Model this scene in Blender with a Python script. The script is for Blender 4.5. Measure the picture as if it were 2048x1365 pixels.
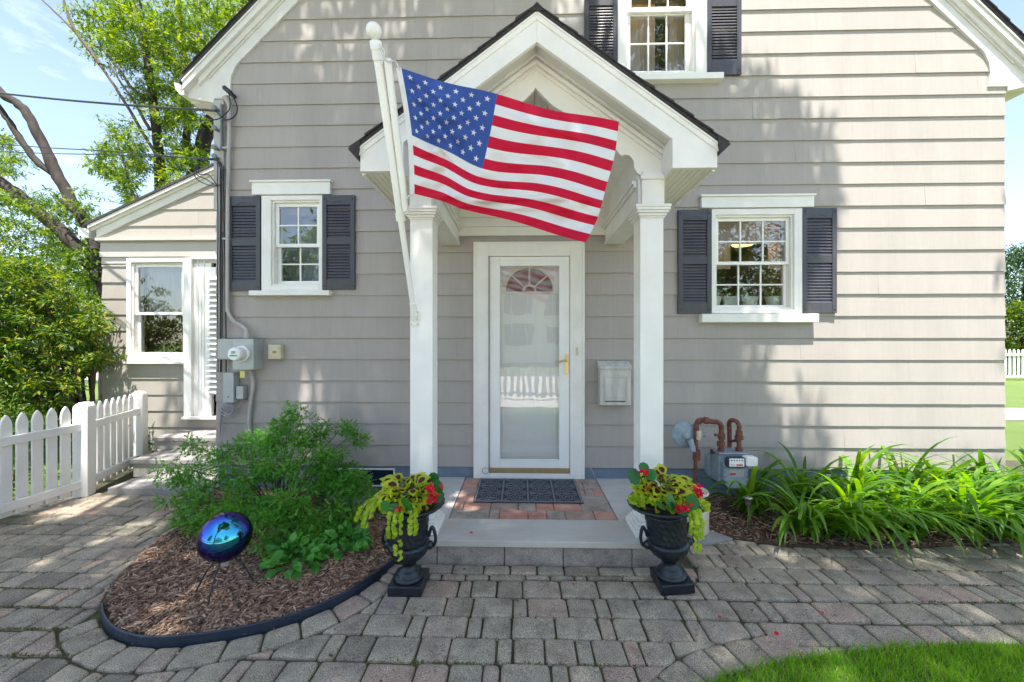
import bpy, bmesh, math, random
import numpy as np
from mathutils import Vector, Matrix
R = math.radians
random.seed(7); rng = np.random.RandomState(11)
for o in list(bpy.data.objects): bpy.data.objects.remove(o)
scene = bpy.context.scene; COL = scene.collection

# ---------------- camera ----------------
F = 770.0; H = 1.455; TH = R(1.4)          # focal length in photo pixels, eye height, yaw to the left
cd = bpy.data.cameras.new('camera'); cam = bpy.data.objects.new('camera', cd); COL.objects.link(cam)
cd.sensor_width = 36; cd.lens = F/2048*36; cd.clip_start = .05; cd.clip_end = 2000
cam.location = (0, 0, H); cam.rotation_euler = (R(90), 0, TH); scene.camera = cam

# ---------------- sky, sun, exposure ----------------
SUN = Vector((0.0, 1.0, -3.0)).normalized()            # direction the light travels
w = bpy.data.worlds.new('World'); scene.world = w; w.use_nodes = True
nt = w.node_tree; nt.nodes.clear()
out = nt.nodes.new('ShaderNodeOutputWorld'); bg = nt.nodes.new('ShaderNodeBackground')
sky = nt.nodes.new('ShaderNodeTexSky'); sky.sky_type = 'NISHITA'; sky.sun_disc = False
sky.sun_elevation = math.asin(-SUN.z); sky.sun_rotation = math.pi      # sun stands behind the camera (-Y)
sky.dust_density = .7; sky.ozone_density = 1.1; sky.air_density = 1.0
tc = nt.nodes.new('ShaderNodeTexCoord'); cn = nt.nodes.new('ShaderNodeTexNoise'); mp = nt.nodes.new('ShaderNodeMapping')
mp.inputs['Scale'].default_value = (1.6, 1.6, 4.0); mp.inputs['Location'].default_value = (3.1, .4, .2)
cn.inputs['Scale'].default_value = 1.7; cn.inputs['Detail'].default_value = 8; cn.inputs['Roughness'].default_value = .6
cr = nt.nodes.new('ShaderNodeValToRGB'); cr.color_ramp.elements[0].position = .62; cr.color_ramp.elements[1].position = .86
mx = nt.nodes.new('ShaderNodeMix'); mx.data_type = 'RGBA'; mx.inputs['B'].default_value = (5.4, 5.6, 5.9, 1)
nt.links.new(tc.outputs['Generated'], mp.inputs['Vector']); nt.links.new(mp.outputs[0], cn.inputs['Vector'])
nt.links.new(cn.outputs['Fac'], cr.inputs[0]); nt.links.new(cr.outputs[0], mx.inputs['Factor'])
nt.links.new(sky.outputs[0], mx.inputs['A']); hsv = nt.nodes.new('ShaderNodeHueSaturation'); hsv.inputs['Saturation'].default_value = .86
nt.links.new(mx.outputs['Result'], hsv.inputs['Color']); nt.links.new(hsv.outputs[0], bg.inputs['Color'])
bg.inputs['Strength'].default_value = .086
nt.links.new(bg.outputs[0], out.inputs[0])
sd = bpy.data.lights.new('sun', 'SUN'); sun = bpy.data.objects.new('sun', sd); COL.objects.link(sun)
sd.energy = 3.1; sd.angle = R(.5); sd.color = (1, .965, .91)
sun.rotation_euler = SUN.to_track_quat('-Z', 'Y').to_euler(); sun.location = (0, -4, 14)
vs = scene.view_settings; vs.view_transform = 'Standard'; vs.look = 'None'; vs.exposure = 2.1; vs.gamma = 1
scene.render.resolution_x = 1024; scene.render.resolution_y = 682

# ---------------- measuring helpers (metres) ----------------
ct, st = math.cos(TH), math.sin(TH)
def ray(px, py):
    a = (px-1024)/F; c = -(py-682.5)/F
    return a*ct-st, a*st+ct, c
def P(px, py, Y):
    x, y, z = ray(px, py); k = Y/y
    return Vector((x*k, Y, H+z*k))
def G(px, py, z=0.0):
    x, y, c = ray(px, py); k = (z-H)/c
    return Vector((x*k, y*k, z))
def proj(p):
    x, y, z = p[0], p[1], p[2]-H
    xc = x*ct+y*st; yc = -x*st+y*ct
    if yc < .05: return None
    return 1024+F*xc/yc, 682.5-F*z/yc
YW = 3.667                                            # main wall plane
def X(px, Y=YW): return P(px, 682, Y).x
def Z(py, px=1043, Y=YW): return P(px, py, Y).z

# ---------------- mesh helpers ----------------
class MB:
    def __init__(s): s.v = []; s.f = []; s.m = []; s.sm = []
    def add(s, vs, fs, mi=0, smooth=False):
        b = len(s.v); s.v += [tuple(v) for v in vs]
        for f in fs: s.f.append(tuple(i+b for i in f)); s.m.append(mi); s.sm.append(smooth)
        return s
    def box(s, x0, x1, y0, y1, z0, z1, mi=0, rot=None, c=None):
        vs = [(x, y, z) for x in (x0, x1) for y in (y0, y1) for z in (z0, z1)]
        if rot is not None:
            c = Vector(c if c is not None else ((x0+x1)/2, (y0+y1)/2, (z0+z1)/2))
            vs = [tuple(rot @ (Vector(v)-c)+c) for v in vs]
        return s.add(vs, [(0,1,3,2),(4,6,7,5),(0,4,5,1),(2,3,7,6),(0,2,6,4),(1,5,7,3)], mi)
    def prism(s, pts, y0, y1, mi=0, axis='y'):
        n = len(pts)
        def mk(a, b, d): return {'y': (a, d, b), 'z': (a, b, d), 'x': (d, a, b)}[axis]
        vs = [mk(a, b, y0) for a, b in pts]+[mk(a, b, y1) for a, b in pts]
        fs = [tuple(range(n)), tuple(range(2*n-1, n-1, -1))]+[(i, (i+1) % n, n+(i+1) % n, n+i) for i in range(n)]
        return s.add(vs, fs, mi)
    def tube(s, pts, rad, n=8, mi=0, smooth=True, cap=True):
        pts = [Vector(p) for p in pts]; m = len(pts)
        if not hasattr(rad, '__len__'): rad = [rad]*m
        vs = []; u = None
        for i in range(m):
            t = (pts[min(i+1, m-1)]-pts[max(i-1, 0)])
            if t.length < 1e-9: t = Vector((0, 0, 1))
            t.normalize()
            if u is None:
                u = t.orthogonal().normalized()
            else:
                u = (u-t*u.dot(t))
                u = u.normalized() if u.length > 1e-6 else t.orthogonal().normalized()
            w_ = t.cross(u)
            for k in range(n):
                a = 2*math.pi*k/n
                vs.append(pts[i]+(u*math.cos(a)+w_*math.sin(a))*rad[i])
        fs = [(i*n+k, i*n+(k+1) % n, (i+1)*n+(k+1) % n, (i+1)*n+k) for i in range(m-1) for k in range(n)]
        s.add(vs, fs, mi, smooth)
        if cap: s.add(vs[:n], [tuple(range(n-1, -1, -1))], mi); s.add(vs[-n:], [tuple(range(n))], mi)
        return s
    def lathe(s, prof, c=(0, 0, 0), n=32, mi=0, axis='z', smooth=True, fn=None):
        vs = []; m = len(prof)
        for i, (r, z) in enumerate(prof):
            for k in range(n):
                a = 2*math.pi*k/n; rr = fn(i, a, r) if fn else r
                p = (rr*math.cos(a), rr*math.sin(a), z)
                if axis == 'y': p = (p[0], -p[2], p[1])
                if axis == 'x': p = (p[2], p[0], p[1])
                vs.append((p[0]+c[0], p[1]+c[1], p[2]+c[2]))
        fs = [(i*n+k, i*n+(k+1) % n, (i+1)*n+(k+1) % n, (i+1)*n+k) for i in range(m-1) for k in range(n)]
        fs += [tuple(range(n-1, -1, -1)), tuple(range((m-1)*n, m*n))]
        return s.add(vs, fs, mi, smooth)
    def build(s, name, mats, parent=None, bevel=0, seg=2, recalc=True):
        me = bpy.data.meshes.new(name); me.from_pydata(s.v, [], s.f)
        if not isinstance(mats, (list, tuple)): mats = [mats]
        for m in mats: me.materials.append(m)
        me.polygons.foreach_set('material_index', s.m); me.polygons.foreach_set('use_smooth', s.sm)
        if recalc:
            bm = bmesh.new(); bm.from_mesh(me); bmesh.ops.recalc_face_normals(bm, faces=bm.faces); bm.to_mesh(me); bm.free()
        return link(name, me, parent, bevel, seg)
ORG = {}
def link(name, me, parent=None, bevel=0, seg=2):
    o = bpy.data.objects.new(name, me); COL.objects.link(o)
    if parent is not None:
        off = ORG.get(parent.name, Vector((0, 0, 0)))
        me.transform(Matrix.Translation(-off)); o.parent = parent; ORG[o.name] = off
    else: ORG[o.name] = Vector((0, 0, 0))
    if bevel:
        b = o.modifiers.new('bevel', 'BEVEL'); b.width = bevel; b.segments = seg; b.limit_method = 'ANGLE'; b.angle_limit = R(35)
        b.harden_normals = False
    return o
def tag(o, label=None, cat=None, group=None, kind=None):
    if label: o['label'] = label
    if cat: o['category'] = cat
    if group: o['group'] = group
    if kind: o['kind'] = kind
    return o
def empty(name, loc, label, cat, group=None):
    o = bpy.data.objects.new(name, None); COL.objects.link(o); o.location = loc; o.empty_display_size = .1
    ORG[o.name] = Vector(loc); return tag(o, label, cat, group)
def copy_tree(o, parent=None):
    c = o.copy(); COL.objects.link(c); c.parent = parent
    for k in ('label', 'group'):
        if k in o: c[k] = o[k]
    for ch in [x for x in bpy.data.objects if x.parent == o]: copy_tree(ch, c)
    return c
def inst(name, tv, tf, pos, rot, scl, mat, parent=None, smooth=False):
    """many small leaves, blades or chips in ONE mesh: template tv, tf at pos with rotation matrices and scales"""
    tv = np.asarray(tv, float); pos = np.asarray(pos, float); m = len(pos); n = len(tv)
    scl = np.asarray(scl, float)
    if scl.ndim == 1: scl = scl[:, None].repeat(3, 1)
    v = np.einsum('mij,mnj->mni', rot, tv[None]*scl[:, None, :])+pos[:, None, :]
    return raw(name, v.reshape(-1, 3), tf, m, n, mat, parent, smooth)
def raw(name, v, tf, m, n, mat, parent, smooth=False):
    lt = np.array([len(f) for f in tf]); idx = np.concatenate([np.array(f) for f in tf])
    me = bpy.data.meshes.new(name)
    me.vertices.add(m*n); me.vertices.foreach_set('co', v.ravel().astype(np.float32))
    loops = (idx[None]+np.arange(m)[:, None]*n).ravel(); tot = np.tile(lt, m)
    me.loops.add(len(loops)); me.loops.foreach_set('vertex_index', loops.astype(np.int32))
    me.polygons.add(len(tot)); st_ = np.concatenate([[0], np.cumsum(tot)[:-1]])
    me.polygons.foreach_set('loop_start', st_.astype(np.int32))
    me.polygons.foreach_set('use_smooth', np.full(len(tot), smooth))
    me.update(calc_edges=True); me.validate()
    me.materials.append(mat)
    return link(name, me, parent)
def rots(d, nrm=None):
    """rotation matrices whose Y axis is d and Z axis leans to nrm"""
    d = np.asarray(d, float); d = d/np.linalg.norm(d, axis=1)[:, None]
    if nrm is None: nrm = rng.normal(size=d.shape)+np.array([0, 0, 1.2])
    z = nrm-d*(nrm*d).sum(1)[:, None]; z /= (np.linalg.norm(z, axis=1)[:, None]+1e-9)
    x = np.cross(d, z)
    return np.stack([x, d, z], axis=2)
LEAF = ([(0,0,0),(.24,.42,.05),(0,1,0),(-.24,.42,.05),(0,.5,-.03)], [(0,1,4),(1,2,4),(2,3,4),(3,0,4)])
BIGLEAF = ([(0,0,0),(.2,.13,.03),(.33,.4,.06),(.22,.72,.02),(0,1,-.08),(-.22,.72,.02),(-.33,.4,.06),(-.2,.13,.03),(0,.4,-.02),(0,.72,-.03)],
           [(0,1,8),(1,2,8),(2,3,9,8),(3,4,9),(4,5,9),(5,6,8,9),(6,7,8),(7,0,8)])
ROUND = ([(0,0,0)]+[(.5*math.sin(a), .5-.5*math.cos(a), .04) for a in [R(30+40*i) for i in range(8)]], [tuple([0]+list(range(1, 9)))])

# ---------------- materials ----------------
def newmat(name):
    m = bpy.data.materials.new(name); m.use_nodes = True; n = m.node_tree
    b = n.nodes['Principled BSDF']; return m, n, b
def noise(n, scale, detail=4, rough=.55, vec=None, dist=0):
    t = n.nodes.new('ShaderNodeTexNoise'); t.inputs['Scale'].default_value = scale; t.inputs['Detail'].default_value = detail
    t.inputs['Roughness'].default_value = rough; t.inputs['Distortion'].default_value = dist
    if vec: n.links.new(vec, t.inputs['Vector'])
    return t
def coords(n, scale=(1, 1, 1)):
    t = n.nodes.new('ShaderNodeTexCoord'); p = n.nodes.new('ShaderNodeMapping'); p.inputs['Scale'].default_value = scale
    n.links.new(t.outputs['Object'], p.inputs['Vector']); return p.outputs[0]
def ramp(n, fac, stops):
    r = n.nodes.new('ShaderNodeValToRGB'); e = r.color_ramp.elements
    while len(e) > 1: e.remove(e[-1])
    e[0].position = stops[0][0]; e[0].color = (*stops[0][1], 1)
    for p, c in stops[1:]:
        q = e.new(p); q.color = (*c, 1)
    n.links.new(fac, r.inputs[0]); return r.outputs[0]
def mixc(n, fac, a, b, mode='MIX'):
    m = n.nodes.new('ShaderNodeMix'); m.data_type = 'RGBA'; m.blend_type = mode
    for s, x in (('Factor', fac), ('A', a), ('B', b)):
        if hasattr(x, 'is_linked'): n.links.new(x, m.inputs[s])
        elif s == 'Factor': m.inputs[s].default_value = x
        else: m.inputs[s].default_value = (*x, 1)
    return m.outputs['Result']
def bump(n, b, h, strength=.3, dist=.01):
    t = n.nodes.new('ShaderNodeBump'); t.inputs['Strength'].default_value = strength; t.inputs['Distance'].default_value = dist
    n.links.new(h, t.inputs['Height']); n.links.new(t.outputs[0], b.inputs['Normal'])
def sc(c, k): return tuple(min(1, x*k) for x in c)
def simple(name, col, rough=.5, var=.12, scale=6, bmp=.15, metal=0, stretch=(1, 1, 1), bscale=None, spec=None):
    m, n, b = newmat(name); v = coords(n, stretch)
    t = noise(n, scale, 6, .6, v)
    n.links.new(ramp(n, t.outputs['Fac'], [(.3, sc(col, 1-var)), (.7, sc(col, 1+var))]), b.inputs['Base Color'])
    b.inputs['Roughness'].default_value = rough; b.inputs['Metallic'].default_value = metal
    if spec is not None: b.inputs['Specular IOR Level'].default_value = spec
    if bmp:
        t2 = noise(n, bscale or scale*8, 4, .6, v); bump(n, b, t2.outputs['Fac'], bmp, .004)
    return m
def island(n): return n.nodes.new('ShaderNodeNewGeometry').outputs['Random Per Island']
def leafmat(name, stops, trans=.35, rough=.45, tcol=None):
    m, n, b = newmat(name)
    isl = island(n); v = coords(n); t = noise(n, 3, 3, .5, v)
    mm = n.nodes.new('ShaderNodeMath'); mm.operation = 'MULTIPLY_ADD'; mm.inputs[1].default_value = .7
    n.links.new(isl, mm.inputs[0])
    m2 = n.nodes.new('ShaderNodeMath'); m2.operation = 'MULTIPLY'; m2.inputs[1].default_value = .3
    n.links.new(t.outputs['Fac'], m2.inputs[0]); n.links.new(m2.outputs[0], mm.inputs[2])
    c = ramp(n, mm.outputs[0], stops); n.links.new(c, b.inputs['Base Color']); b.inputs['Roughness'].default_value = rough
    b.inputs['Specular IOR Level'].default_value = .35
    tr = n.nodes.new('ShaderNodeBsdfTranslucent'); hs = n.nodes.new('ShaderNodeHueSaturation')
    hs.inputs['Saturation'].default_value = 1.15; hs.inputs['Value'].default_value = 2.4; hs.inputs['Hue'].default_value = .485
    n.links.new(c, hs.inputs['Color']); n.links.new(hs.outputs[0], tr.inputs['Color'])
    ms = n.nodes.new('ShaderNodeMixShader'); ms.inputs[0].default_value = trans
    o = n.nodes['Material Output']; n.links.new(b.outputs[0], ms.inputs[1]); n.links.new(tr.outputs[0], ms.inputs[2]); n.links.new(ms.outputs[0], o.inputs[0])
    return m
M = {}
M['white'] = simple('white_paint', (.82, .79, .73), .5, .06, 5, .14, stretch=(1, 1, 1))
M['white2'] = simple('white_board', (.86, .84, .79), .45, .045, 4, .12)
M['cream'] = simple('cream_paint', (.80, .76, .66), .5, .05, 4, .10)
M['trim'] = simple('grey_cream_trim', (.46, .425, .38), .5, .05, 5, .12)
M['trimwhite'] = simple('weathered_white_trim', (.66, .64, .59), .5, .08, 5, .15)
M['shutter'] = simple('charcoal_vinyl', (.058, .056, .064), .36, .15, 30, .25, stretch=(1, 1, .25))
M['iron'] = simple('dark_cast_iron', (.012, .017, .024), .36, .35, 18, .35, bscale=60)
M['black'] = simple('black_plastic', (.018, .03, .05), .4, .2, 20, .1)
M['rubber'] = simple('black_rubber', (.16, .175, .20), .5, .2, 40, .2)
M['cable'] = simple('cable_black', (.02, .02, .022), .5, .1, 10, 0)
M['cablegrey'] = simple('cable_grey', (.30, .29, .28), .5, .1, 10, 0)
M['metal'] = simple('grey_meter_metal', (.40, .42, .41), .45, .08, 8, .1, metal=.15)
M['darkgrey'] = simple('dark_grey_plastic', (.20, .22, .22), .5, .1, 8, .1)
M['conduit'] = simple('painted_conduit', (.43, .40, .37), .45, .1, 9, .1)
M['beigebox'] = simple('beige_plastic', (.60, .53, .36), .5, .1, 14, .1)
M['gas'] = simple('grey_blue_meter_paint', (.26, .32, .345), .5, .18, 22, .35)
M['rust'] = simple('rusty_pipe', (.17, .060, .038), .75, .45, 28, .5)
M['brass'] = simple('brass', (.75, .52, .20), .28, .1, 10, 0, metal=1)
M['oldbrass'] = simple('old_brass', (.32, .22, .10), .5, .2, 30, .2, metal=.6)
M['bronze'] = simple('door_sweep_bronze', (.42, .30, .15), .45, .1, 20, 0, metal=.4)
M['chrome'] = simple('steel', (.55, .55, .55), .3, .1, 20, 0, metal=.9)
M['bluestone'] = simple('bluestone', (.50, .48, .43), .7, .10, 4, .25, stretch=(1, 3, 1))
M['concrete'] = simple('concrete', (.42, .39, .34), .85, .14, 9, .5, bscale=120)
M['stepstone'] = simple('step_concrete', (.30, .28, .26), .8, .12, 7, .4, bscale=90)
M['foundation'] = simple('painted_foundation', (.15, .20, .26), .7, .14, 8, .6, bscale=24)
M['bark'] = simple('tree_bark', (.036, .026, .020), .9, .5, 14, 1.0, stretch=(1, 1, .25), bscale=40)
M['twig'] = simple('twig_bark', (.10, .07, .045), .85, .3, 30, .3)
M['roof'] = simple('dark_asphalt_shingle', (.045, .040, .040), .9, .35, 40, .6)
M['crock'] = simple('cream_stoneware', (.66, .60, .48), .3, .05, 6, .05)
M['brown'] = simple('brown_glaze', (.05, .022, .012), .3, .2, 10, .05)
M['terracotta'] = simple('pale_green_pot', (.66, .76, .68), .5, .1, 10, .1)
M['soil'] = simple('potting_soil', (.035, .022, .014), .95, .4, 60, .8)
M['interior'] = simple('interior_wall', (.30, .22, .15), .8, .1, 3, 0)
M['dark'] = simple('dark_hollow', (.01, .01, .01), .9, .1, 10, 0)
M['mailbox'] = simple('weathered_grey_box', (.52, .50, .45), .5, .22, 14, .25, stretch=(1, 1, .2))
M['redink'] = simple('red_print', (.55, .06, .08), .6, .05, 30, 0)
M['greenink'] = simple('green_print', (.05, .42, .28), .6, .05, 30, 0)
M['blackink'] = simple('black_print', (.02, .02, .02), .6, .05, 30, 0)
M['lcd'] = simple('grey_display', (.30, .33, .30), .4, .05, 30, 0)
M['yellowtag'] = simple('yellow_tag', (.70, .65, .15), .6, .05, 30, 0)

# siding: painted cedar shakes, fine vertical ribs
def siding_mat(name, col):
    m, n, b = newmat(name)
    isl = island(n); t = noise(n, 1.3, 5, .6, coords(n)); rib = noise(n, 60, 3, .6, coords(n, (1, 1, .05))); fine = noise(n, 220, 2, .5, coords(n))
    c1 = ramp(n, isl, [(0, sc(col, .97)), (1, sc(col, 1.03))])
    c2 = mixc(n, .5, c1, ramp(n, t.outputs['Fac'], [(.25, sc(col, .84)), (.75, sc(col, 1.14))]))
    stk = noise(n, 3.5, 5, .65, coords(n, (1, 1, .16))); c2 = mixc(n, .35, c2, ramp(n, stk.outputs['Fac'], [(.3, sc(col, .80)), (.7, sc(col, 1.16))]))
    c3 = mixc(n, .08, c2, ramp(n, rib.outputs['Fac'], [(.35, sc(col, .7)), (.65, sc(col, 1.25))]))
    n.links.new(c3, b.inputs['Base Color']); b.inputs['Roughness'].default_value = .62; b.inputs['Specular IOR Level'].default_value = .3
    ad = n.nodes.new('ShaderNodeMath'); ad.operation = 'ADD'; n.links.new(rib.outputs['Fac'], ad.inputs[0]); n.links.new(fine.outputs['Fac'], ad.inputs[1])
    bump(n, b, ad.outputs[0], .16, .003); return m
M['siding'] = siding_mat('taupe_siding', (.385, .345, .310))
M['siding2'] = siding_mat('taupe_siding_wing', (.365, .328, .288))
def stone_mat(name, stops, speck=.5, bmp=.5):
    m, n, b = newmat(name)
    c = ramp(n, island(n), stops); v = coords(n)
    big = noise(n, 9, 5, .65, v); sp = noise(n, 260, 2, .6, v); sp2 = noise(n, 90, 3, .6, v)
    c2 = mixc(n, .55, c, ramp(n, big.outputs['Fac'], [(.3, (.12, .10, .085)), (.5, (.40, .38, .33)), (.72, (.62, .58, .52))]), 'OVERLAY')
    c3 = mixc(n, speck, c2, ramp(n, sp.outputs['Fac'], [(.40, (.06, .06, .06)), (.5, (.5, .5, .5)), (.66, (.95, .93, .9))]), 'OVERLAY')
    n.links.new(c3, b.inputs['Base Color']); b.inputs['Roughness'].default_value = .85; b.inputs['Specular IOR Level'].default_value = .25
    ad = n.nodes.new('ShaderNodeMath'); ad.operation = 'ADD'; n.links.new(sp.outputs['Fac'], ad.inputs[0]); n.links.new(sp2.outputs['Fac'], ad.inputs[1])
    bump(n, b, ad.outputs[0], bmp, .006); return m
M['paver'] = stone_mat('tumbled_paver', [(0, (.27, .24, .19)), (.3, (.43, .38, .30)), (.6, (.37, .335, .27)), (.82, (.43, .355, .29)), (.95, (.44, .33, .27)), (1, (.32, .295, .255))], .6)
M['brick'] = stone_mat('red_brick_paver', [(0, (.52, .27, .21)), (.35, (.55, .33, .27)), (.55, (.38, .35, .31)), (.75, (.50, .29, .23)), (.9, (.42, .36, .31)), (1, (.36, .34, .31))], .3, .3)
M['block'] = stone_mat('splitface_block', [(0, (.36, .33, .31)), (1, (.45, .41, .39))], .6, .9)
m, n, b = newmat('joint_soil_and_moss'); v = coords(n)
t = noise(n, 5, 4, .6, v); t2 = noise(n, 60, 3, .6, v)
c = ramp(n, t.outputs['Fac'], [(.42, (.045, .035, .024)), (.52, (.075, .070, .028)), (.62, (.10, .14, .025))])
n.links.new(mixc(n, .4, c, ramp(n, t2.outputs['Fac'], [(.3, (.02, .02, .01)), (.7, (.14, .13, .07))])), b.inputs['Base Color']); b.inputs['Roughness'].default_value = .95
bump(n, b, t2.outputs['Fac'], .8, .01); M['joint'] = m
m, n, b = newmat('lawn_soil'); v = coords(n); t = noise(n, 1.5, 6, .6, v); t2 = noise(n, 80, 3, .7, v)
c = ramp(n, t.outputs['Fac'], [(.3, (.12, .19, .03)), (.7, (.21, .27, .05))])
n.links.new(mixc(n, .5, c, ramp(n, t2.outputs['Fac'], [(.3, (.04, .09, .012)), (.7, (.17, .25, .05))])), b.inputs['Base Color']); b.inputs['Roughness'].default_value = .9
bump(n, b, t2.outputs['Fac'], 1, .03); M['lawn'] = m
M['mulchbase'] = simple('mulch_bed', (.085, .048, .030), .95, .5, 30, 1, bscale=60)
m, n, b = newmat('mulch_chip'); n.links.new(ramp(n, island(n), [(0, (.07, .042, .027)), (.35, (.19, .112, .07)), (.7, (.34, .21, .135)), (.92, (.43, .28, .19)), (1, (.55, .40, .28))]), b.inputs['Base Color'])
b.inputs['Roughness'].default_value = .85; M['chip'] = m
# glass: clear, with the mirror of a real pane
def glass(name, refl=.12, tint=(1, 1, 1)):
    m, n, b = newmat(name); n.nodes.remove(b)
    g = n.nodes.new('ShaderNodeBsdfGlossy'); g.inputs['Roughness'].default_value = .01; g.inputs['Color'].default_value = (1, 1, 1, 1)
    t = n.nodes.new('ShaderNodeBsdfTransparent'); t.inputs['Color'].default_value = (*tint, 1)
    fr = n.nodes.new('ShaderNodeFresnel'); fr.inputs['IOR'].default_value = 1.5
    a = n.nodes.new('ShaderNodeMath'); a.operation = 'ADD'; a.inputs[1].default_value = refl; a.use_clamp = True; n.links.new(fr.outputs[0], a.inputs[0])
    wv = noise(n, 2.2, 2, .5, coords(n)); bp = n.nodes.new('ShaderNodeBump'); bp.inputs['Strength'].default_value = .10; bp.inputs['Distance'].default_value = .02
    n.links.new(wv.outputs['Fac'], bp.inputs['Height']); n.links.new(bp.outputs[0], g.inputs['Normal'])
    ms = n.nodes.new('ShaderNodeMixShader'); n.links.new(a.outputs[0], ms.inputs[0]); n.links.new(t.outputs[0], ms.inputs[1]); n.links.new(g.outputs[0], ms.inputs[2])
    n.links.new(ms.outputs[0], n.nodes['Material Output'].inputs[0]); return m
M['glass'] = glass('window_glass', .13); M['doorglass'] = glass('storm_door_glass', .10)
def cloth(name, col, trans=.4, rough=.7, tr_col=None):
    m, n, b = newmat(name); b.inputs['Roughness'].default_value = rough; b.inputs['Base Color'].default_value = (*col, 1); b.inputs['Specular IOR Level'].default_value = .2
    t = noise(n, 400, 2, .5, coords(n)); bump(n, b, t.outputs['Fac'], .15, .002)
    tr = n.nodes.new('ShaderNodeBsdfTranslucent'); tr.inputs['Color'].default_value = (*(tr_col or col), 1)
    ms = n.nodes.new('ShaderNodeMixShader'); ms.inputs[0].default_value = trans
    n.links.new(b.outputs[0], ms.inputs[1]); n.links.new(tr.outputs[0], ms.inputs[2]); n.links.new(ms.outputs[0], n.nodes['Material Output'].inputs[0]); return m
M['flagred'] = cloth('flag_red', (.66, .012, .05), .35); M['flagwhite'] = cloth('flag_white', (.86, .86, .88), .35); M['flagblue'] = cloth('flag_blue', (.05, .105, .38), .35)
M['sheer'] = cloth('sheer_curtain', (.70, .68, .62), .5)
# foliage
M['leaf_tree'] = leafmat('tree_leaves', [(0, (.012, .035, .006)), (.35, (.035, .085, .010)), (.65, (.11, .18, .012)), (1, (.28, .29, .015))], .40)
M['leaf_shade'] = leafmat('shade_tree_leaves', [(0, (.09, .11, .04)), (1, (.16, .18, .075))], .6)
M['leaf_dark'] = leafmat('dark_leaves', [(0, (.010, .03, .008)), (.5, (.022, .065, .012)), (1, (.06, .13, .02))], .3)
M['leaf_shrub'] = leafmat('tinted_shrub_leaves', [(0, (.012, .035, .008)), (.4, (.035, .09, .012)), (.65, (.10, .17, .016)), (.83, (.28, .29, .022)), (.92, (.30, .14, .03)), (1, (.28, .06, .03))], .36)
M['leaf_fern'] = leafmat('feathery_leaves', [(0, (.035, .12, .016)), (.5, (.08, .24, .026)), (1, (.16, .38, .05))], .35)
M['leaf_broad'] = leafmat('broad_green_leaves', [(0, (.04, .17, .025)), (.6, (.08, .28, .04)), (1, (.14, .38, .07))], .3)
M['leaf_lily'] = leafmat('daylily_leaves', [(0, (.020, .085, .010)), (.5, (.09, .22, .018)), (.82, (.19, .33, .03)), (.93, (.28, .34, .06)), (.97, (.38, .33, .12)), (1, (.30, .20, .09))], .4)
M['leaf_lime'] = leafmat('lime_round_leaves', [(0, (.16, .30, .02)), (.5, (.34, .45, .03)), (1, (.50, .56, .06))], .4)
M['leaf_begonia'] = leafmat('begonia_leaves', [(0, (.015, .08, .02)), (.6, (.03, .14, .035)), (1, (.05, .22, .04))], .25, .3)
M['grass'] = leafmat('grass_blades', [(0, (.08, .21, .015)), (.5, (.15, .33, .025)), (.9, (.26, .42, .04)), (1, (.36, .34, .12))], .4)
M['petal'] = leafmat('red_petals', [(0, (.50, .008, .02)), (1, (.75, .02, .05))], .25)
M['coleus_rim'] = leafmat('coleus_lime_edge', [(0, (.30, .40, .02)), (1, (.52, .58, .05))], .35)
M['coleus_mid'] = leafmat('coleus_dark_centre', [(0, (.075, .012, .012)), (1, (.15, .02, .025))], .25)
M['moss'] = leafmat('moss_green', [(0, (.06, .08, .015)), (1, (.15, .18, .03))], .2)
# =====================================================================
# SETTING: ground, pavers, beds, lawn
# =====================================================================
def clip(poly, nx, ny, d):                    # keep nx*x+ny*y >= d
    r = []
    for i in range(len(poly)):
        a = poly[i]; b = poly[(i+1) % len(poly)]
        da = nx*a[0]+ny*a[1]-d; db = nx*b[0]+ny*b[1]-d
        if da >= 0: r.append(a)
        if da*db < 0:
            t = da/(da-db); r.append((a[0]+(b[0]-a[0])*t, a[1]+(b[1]-a[1])*t))
    return r
def area(p): return .5*sum(p[i][0]*p[(i+1) % len(p)][1]-p[(i+1) % len(p)][0]*p[i][1] for i in range(len(p)))
def inside(poly, x, y):
    c = False; n = len(poly)
    for i in range(n):
        a = poly[i]; b = poly[i-1]
        if (a[1] > y) != (b[1] > y) and x < (b[0]-a[0])*(y-a[1])/(b[1]-a[1])+a[0]: c = not c
    return c
def nearest(poly, x, y):                      # distance (negative inside), nearest point, outward normal
    bd = 1e9; q = None
    for i in range(len(poly)):
        a = poly[i]; b = poly[(i+1) % len(poly)]; dx = b[0]-a[0]; dy = b[1]-a[1]; L = dx*dx+dy*dy
        if L < 1e-12: continue
        t = max(0, min(1, ((x-a[0])*dx+(y-a[1])*dy)/L)); px = a[0]+dx*t; py = a[1]+dy*t
        d = math.hypot(x-px, y-py)
        if d < bd: bd = d; q = (px, py)
    s = -1 if inside(poly, x, y) else 1
    n = ((x-q[0])/(bd+1e-9)*s, (y-q[1])/(bd+1e-9)*s)
    return s*bd, q, n
def smooth(pts, n=6, closed=True):            # Catmull-Rom
    r = []; m = len(pts)
    for i in range(m if closed else m-1):
        p = [pts[(i+k-1) % m] if closed else pts[max(0, min(m-1, i+k-1))] for k in range(4)]
        for j in range(n):
            t = j/n
            r.append(tuple(.5*(2*p[1][c]+(p[2][c]-p[0][c])*t+(2*p[0][c]-5*p[1][c]+4*p[2][c]-p[3][c])*t*t+(3*p[1][c]-p[0][c]-3*p[2][c]+p[3][c])*t**3) for c in range(len(p[1]))))
    if not closed: r.append(tuple(pts[-1]))
    return r
g2 = lambda px, py, z=0: tuple(G(px, py, z)[:2])
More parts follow.
